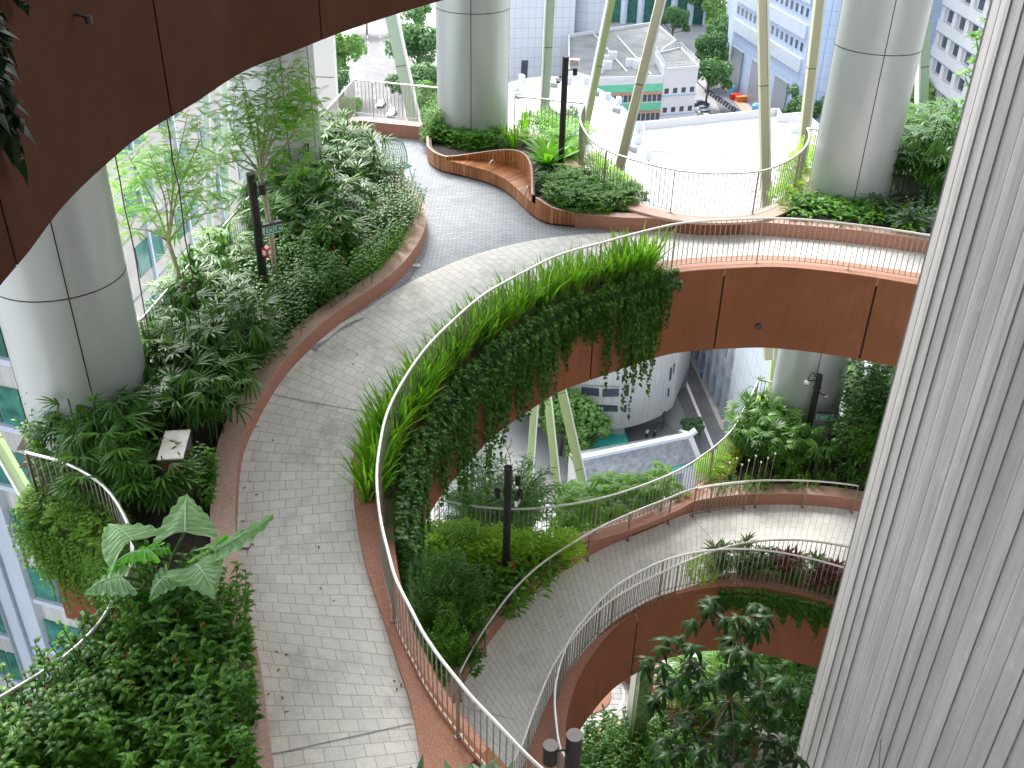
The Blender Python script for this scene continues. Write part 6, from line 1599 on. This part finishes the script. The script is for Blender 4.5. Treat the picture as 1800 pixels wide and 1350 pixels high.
# people (tiny)
simple('skin',(.5,.32,.22),.6); simple('shirt_white',(.8,.8,.8),.7); simple('trousers_dark',(.03,.03,.04),.8)
def person(px,py,shirt,label,z=ZG+.1,face=0):
    p=G(px,py); p.z=z; root=empty('person',p,R(face),label=label,cat='person')
    me=bpy.data.meshes.new('body'); V=[(0,0,.95),(0,0,1.2),(0,0,1.42),(0,0,1.52),(0,.01,1.66),(.09,0,.92),(.1,.04,.5),(.1,0,.06),(.1,.14,.04),(-.09,0,.92),(-.1,-.05,.5),(-.1,-.12,.06),(-.1,.0,.04),(.19,0,1.4),(.25,-.02,1.14),(.24,.1,.92),(-.19,0,1.4),(-.25,-.02,1.14),(-.24,.1,.92),(0,.01,1.74)]
    E=[(0,1),(1,2),(2,3),(3,4),(4,19),(0,5),(5,6),(6,7),(7,8),(0,9),(9,10),(10,11),(11,12),(2,13),(13,14),(14,15),(2,16),(16,17),(17,18)]
    rr=[.15,.14,.15,.06,.1,.1,.07,.05,.04,.1,.07,.05,.04,.06,.045,.035,.06,.045,.035,.08]
    me.from_pydata(V,E,[]); o=bpy.data.objects.new('body',me); COL.objects.link(o); md=o.modifiers.new('s','SKIN'); 
    for i,r_ in enumerate(rr): me.skin_vertices[0].data[i].radius=(r_,r_*.8) if me.skin_vertices else None
    me.skin_vertices[0].data[0].use_root=True
    bpy.context.view_layer.update(); m2=bpy.data.meshes.new_from_object(o.evaluated_get(bpy.context.evaluated_depsgraph_get())); bpy.data.objects.remove(o)
    m2.materials.clear(); 
    for m_ in ('skin',shirt,'trousers_dark'): m2.materials.append(MATS[m_])
    for f in m2.polygons: z_=f.center.z; f.material_index=0 if z_>1.5 or (abs(f.center.x)>.2 and z_<1.2) else (1 if z_>.98 else 2); f.use_smooth=True
    o=bpy.data.objects.new('body',m2); COL.objects.link(o); o.parent=root
    mb=MB(); mb.tube([(0,-.01,1.68),(0,-.01,1.76),(0,-.01,1.83)],.09,10,True,[.1,.105,.04]); mb.build('hair',MATS['trousers_dark'],root,smooth='all')
simpl=None
def addskin():
    pass
try:
    person(1136,772,'shirt_white','person in a white shirt standing behind the temple roof',face=20)
    person(1149,774,'trousers_dark','person in dark clothes beside the white shirted one',face=-30)
    person(1232,665,'sky_blue_paint','person in light blue on the pavement by the car park',face=40)
except Exception as ex: print('person fail',ex)
# city trees
def crown(n,seed):
    r_=random.Random(seed); mb=MB(); bl=[(Vector((r_.uniform(-.3,.3),r_.uniform(-.3,.3),r_.uniform(.42,.88))),r_.uniform(.10,.19)) for _ in range(20)]
    for k in range(n):
        c,r0=r_.choice(bl); th=r_.uniform(0,6.28); ph=math.asin(r_.uniform(-.6,1)); d=dirv(th,ph); p=c+d*r0*r_.uniform(.75,1.1); d2=(d+Vector((r_.uniform(-.6,.6),r_.uniform(-.6,.6),r_.uniform(-.3,.6)))).normalized()
        u=d2.orthogonal().normalized()*r_.uniform(.012,.024); v=d2.cross(u.normalized())*r_.uniform(.012,.024); mb.add([p-u-v,p+u-v,p+u+v,p-u+v],[(0,1,2,3)])
    return mb,bl
CT=[]
for s_ in range(3):
    mb,bl=crown(3400,s_); o=mb.build('crown',MATS['leaf_city'],fixn=False); cm=o.data; bpy.data.objects.remove(o)
    mb=MB(); mb.tube([(0,0,0),(.01,0,.3),(0,0,.55)],.02,7,True,[.024,.018,.01])
    for c,_r in bl[:8]: mb.tube([(0,0,.28),c*.6+Vector((0,0,.1)),c],.006,4,False)
    o=mb.build('trunk',MATS['bark_dark'],smooth='all'); tm=o.data; bpy.data.objects.remove(o); CT.append((cm,tm))
cm2=[]
for cm,tm in CT:
    q=cm.copy(); q.materials.clear(); q.materials.append(MATS['leaf_city_light']); cm2.append(q)
def ctree(x,ybase,ytop,label,wide=1.0,light=False,group=None):
    p=G(x,ybase); H=zat(p.x,p.y,ytop)-p.z; i=rg.randrange(3); root=empty('street_tree',p,rg.uniform(0,6.28),label=label,cat='tree',group=group); root.scale=(H*wide,H*wide,H)
    for nm,me in (('trunk',CT[i][1]),('crown',(cm2 if light else [c for c,_ in CT])[i])): o=bpy.data.objects.new(nm,me); COL.objects.link(o); o.parent=root
for a in [(597,168,45,'large tree left of the street with the two cars',.95,True),(585,200,120,'bushy tree behind the left corner railing',1.0,False),(610,240,168,'tree low behind the corner railing',1.0,True),
 (735,68,5,'feathery tree at the top right of the street',1.0,False),(738,150,40,'large round tree right of the street',1.15,False),(744,215,105,'large tree behind the middle of the corner railing',1.15,False),(770,250,150,'tree right beside the middle column base',1.1,True),(715,110,60,'tree partly behind the sage fin',.9,False),
 (1180,78,8,'tree behind the dark grey roof',1.0,False),(1252,70,-5,'loose tree in front of the grey pillars',.8,True),(1262,110,30,'upper tree along the lane',.9,False),(1245,150,60,'middle tree along the lane',.9,False),(1240,185,98,'tree right beside the stair block',1.0,False),(1270,135,75,'tree beside the blue tower corner',.8,False),
 (1425,245,150,'tree between blue tower and right column',1.2,False),(1400,250,175,'smaller tree left of the right column',1.1,False),(1600,260,130,'bright tree right of the right column',1.3,True),(1606,190,70,'upper tree right of the right column',1.2,False),(1590,120,40,'far tree above the right column',1.2,False),
 (1020,815,735,'palm like street tree left of the round block',1.2,True),(1210,775,735,'low green bush by the temple ridge end',1.2,False),(985,800,690,'bushy tree behind the green fins',1.0,True),(1255,50,-60,'tree at top edge by the pillars',1.0,False),(645,60,-10,'tree beyond the far end of the street',1.0,False)]:
    ctree(*a)
# street lamps and planters in the street
for (x,yb,yt,lb) in ((597,190,125,'thin street lamp left of the street'),(1197,30,-30,'thin street lamp at top')):
    p=G(x,yb); H=zat(p.x,p.y,yt)-p.z; root=empty('street_lamp',p,label=lb,cat='street lamp'); mb=MB(); mb.tube(catmull([(0,0,0),(0,0,H*.8),(1,0,H),(4,0,H*1.02)],1),.12,6); mb.build('pole',MATS['cctv_white'],root,smooth='all'); mb=MB(); mb.box((4.3,0,H*1.02),(1,.35,.15)); mb.build('lamp_head',MATS['cctv_white'],root)
w=bpy.data.worlds.new('World'); scene.world=w; w.use_nodes=True; nt=w.node_tree; nt.nodes.clear()
sk=nt.nodes.new('ShaderNodeTexSky'); sk.sky_type='NISHITA'; sk.sun_disc=False
SE,SAZ=SUNE,SUNAZ     # sun elevation, azimuth east of +Y (negative = left)
sk.sun_elevation=R(SE); sk.sun_rotation=R(SAZ); sk.dust_density=3.0; sk.air_density=1.0; sk.ozone_density=1.0
hs=nt.nodes.new('ShaderNodeHueSaturation'); hs.inputs['Saturation'].default_value=.35
bg=nt.nodes.new('ShaderNodeBackground'); bg.inputs[1].default_value=SKYS
ow=nt.nodes.new('ShaderNodeOutputWorld'); nt.links.new(sk.outputs[0],hs.inputs['Color']); nt.links.new(hs.outputs[0],bg.inputs[0]); nt.links.new(bg.outputs[0],ow.inputs[0])
L_=bpy.data.lights.new('sun','SUN'); L_.energy=SUNS; L_.angle=R(SUNA); L_.color=(1,.96,.9)
so=bpy.data.objects.new('sun',L_); COL.objects.link(so)
sd=Vector((math.sin(R(SAZ))*math.cos(R(SE)),math.cos(R(SAZ))*math.cos(R(SE)),math.sin(R(SE))))
so.rotation_euler=sd.to_track_quat('Z','Y').to_euler(); so.location=(0,0,20)
scene.view_settings.view_transform='Standard'; scene.view_settings.look='None'; scene.view_settings.exposure=0
scene.render.engine='CYCLES'
c_=scene.cycles; c_.max_bounces=8; c_.diffuse_bounces=4; c_.glossy_bounces=3; c_.transmission_bounces=3; c_.transparent_max_bounces=4; c_.sample_clamp_indirect=6
c_.use_denoising=True
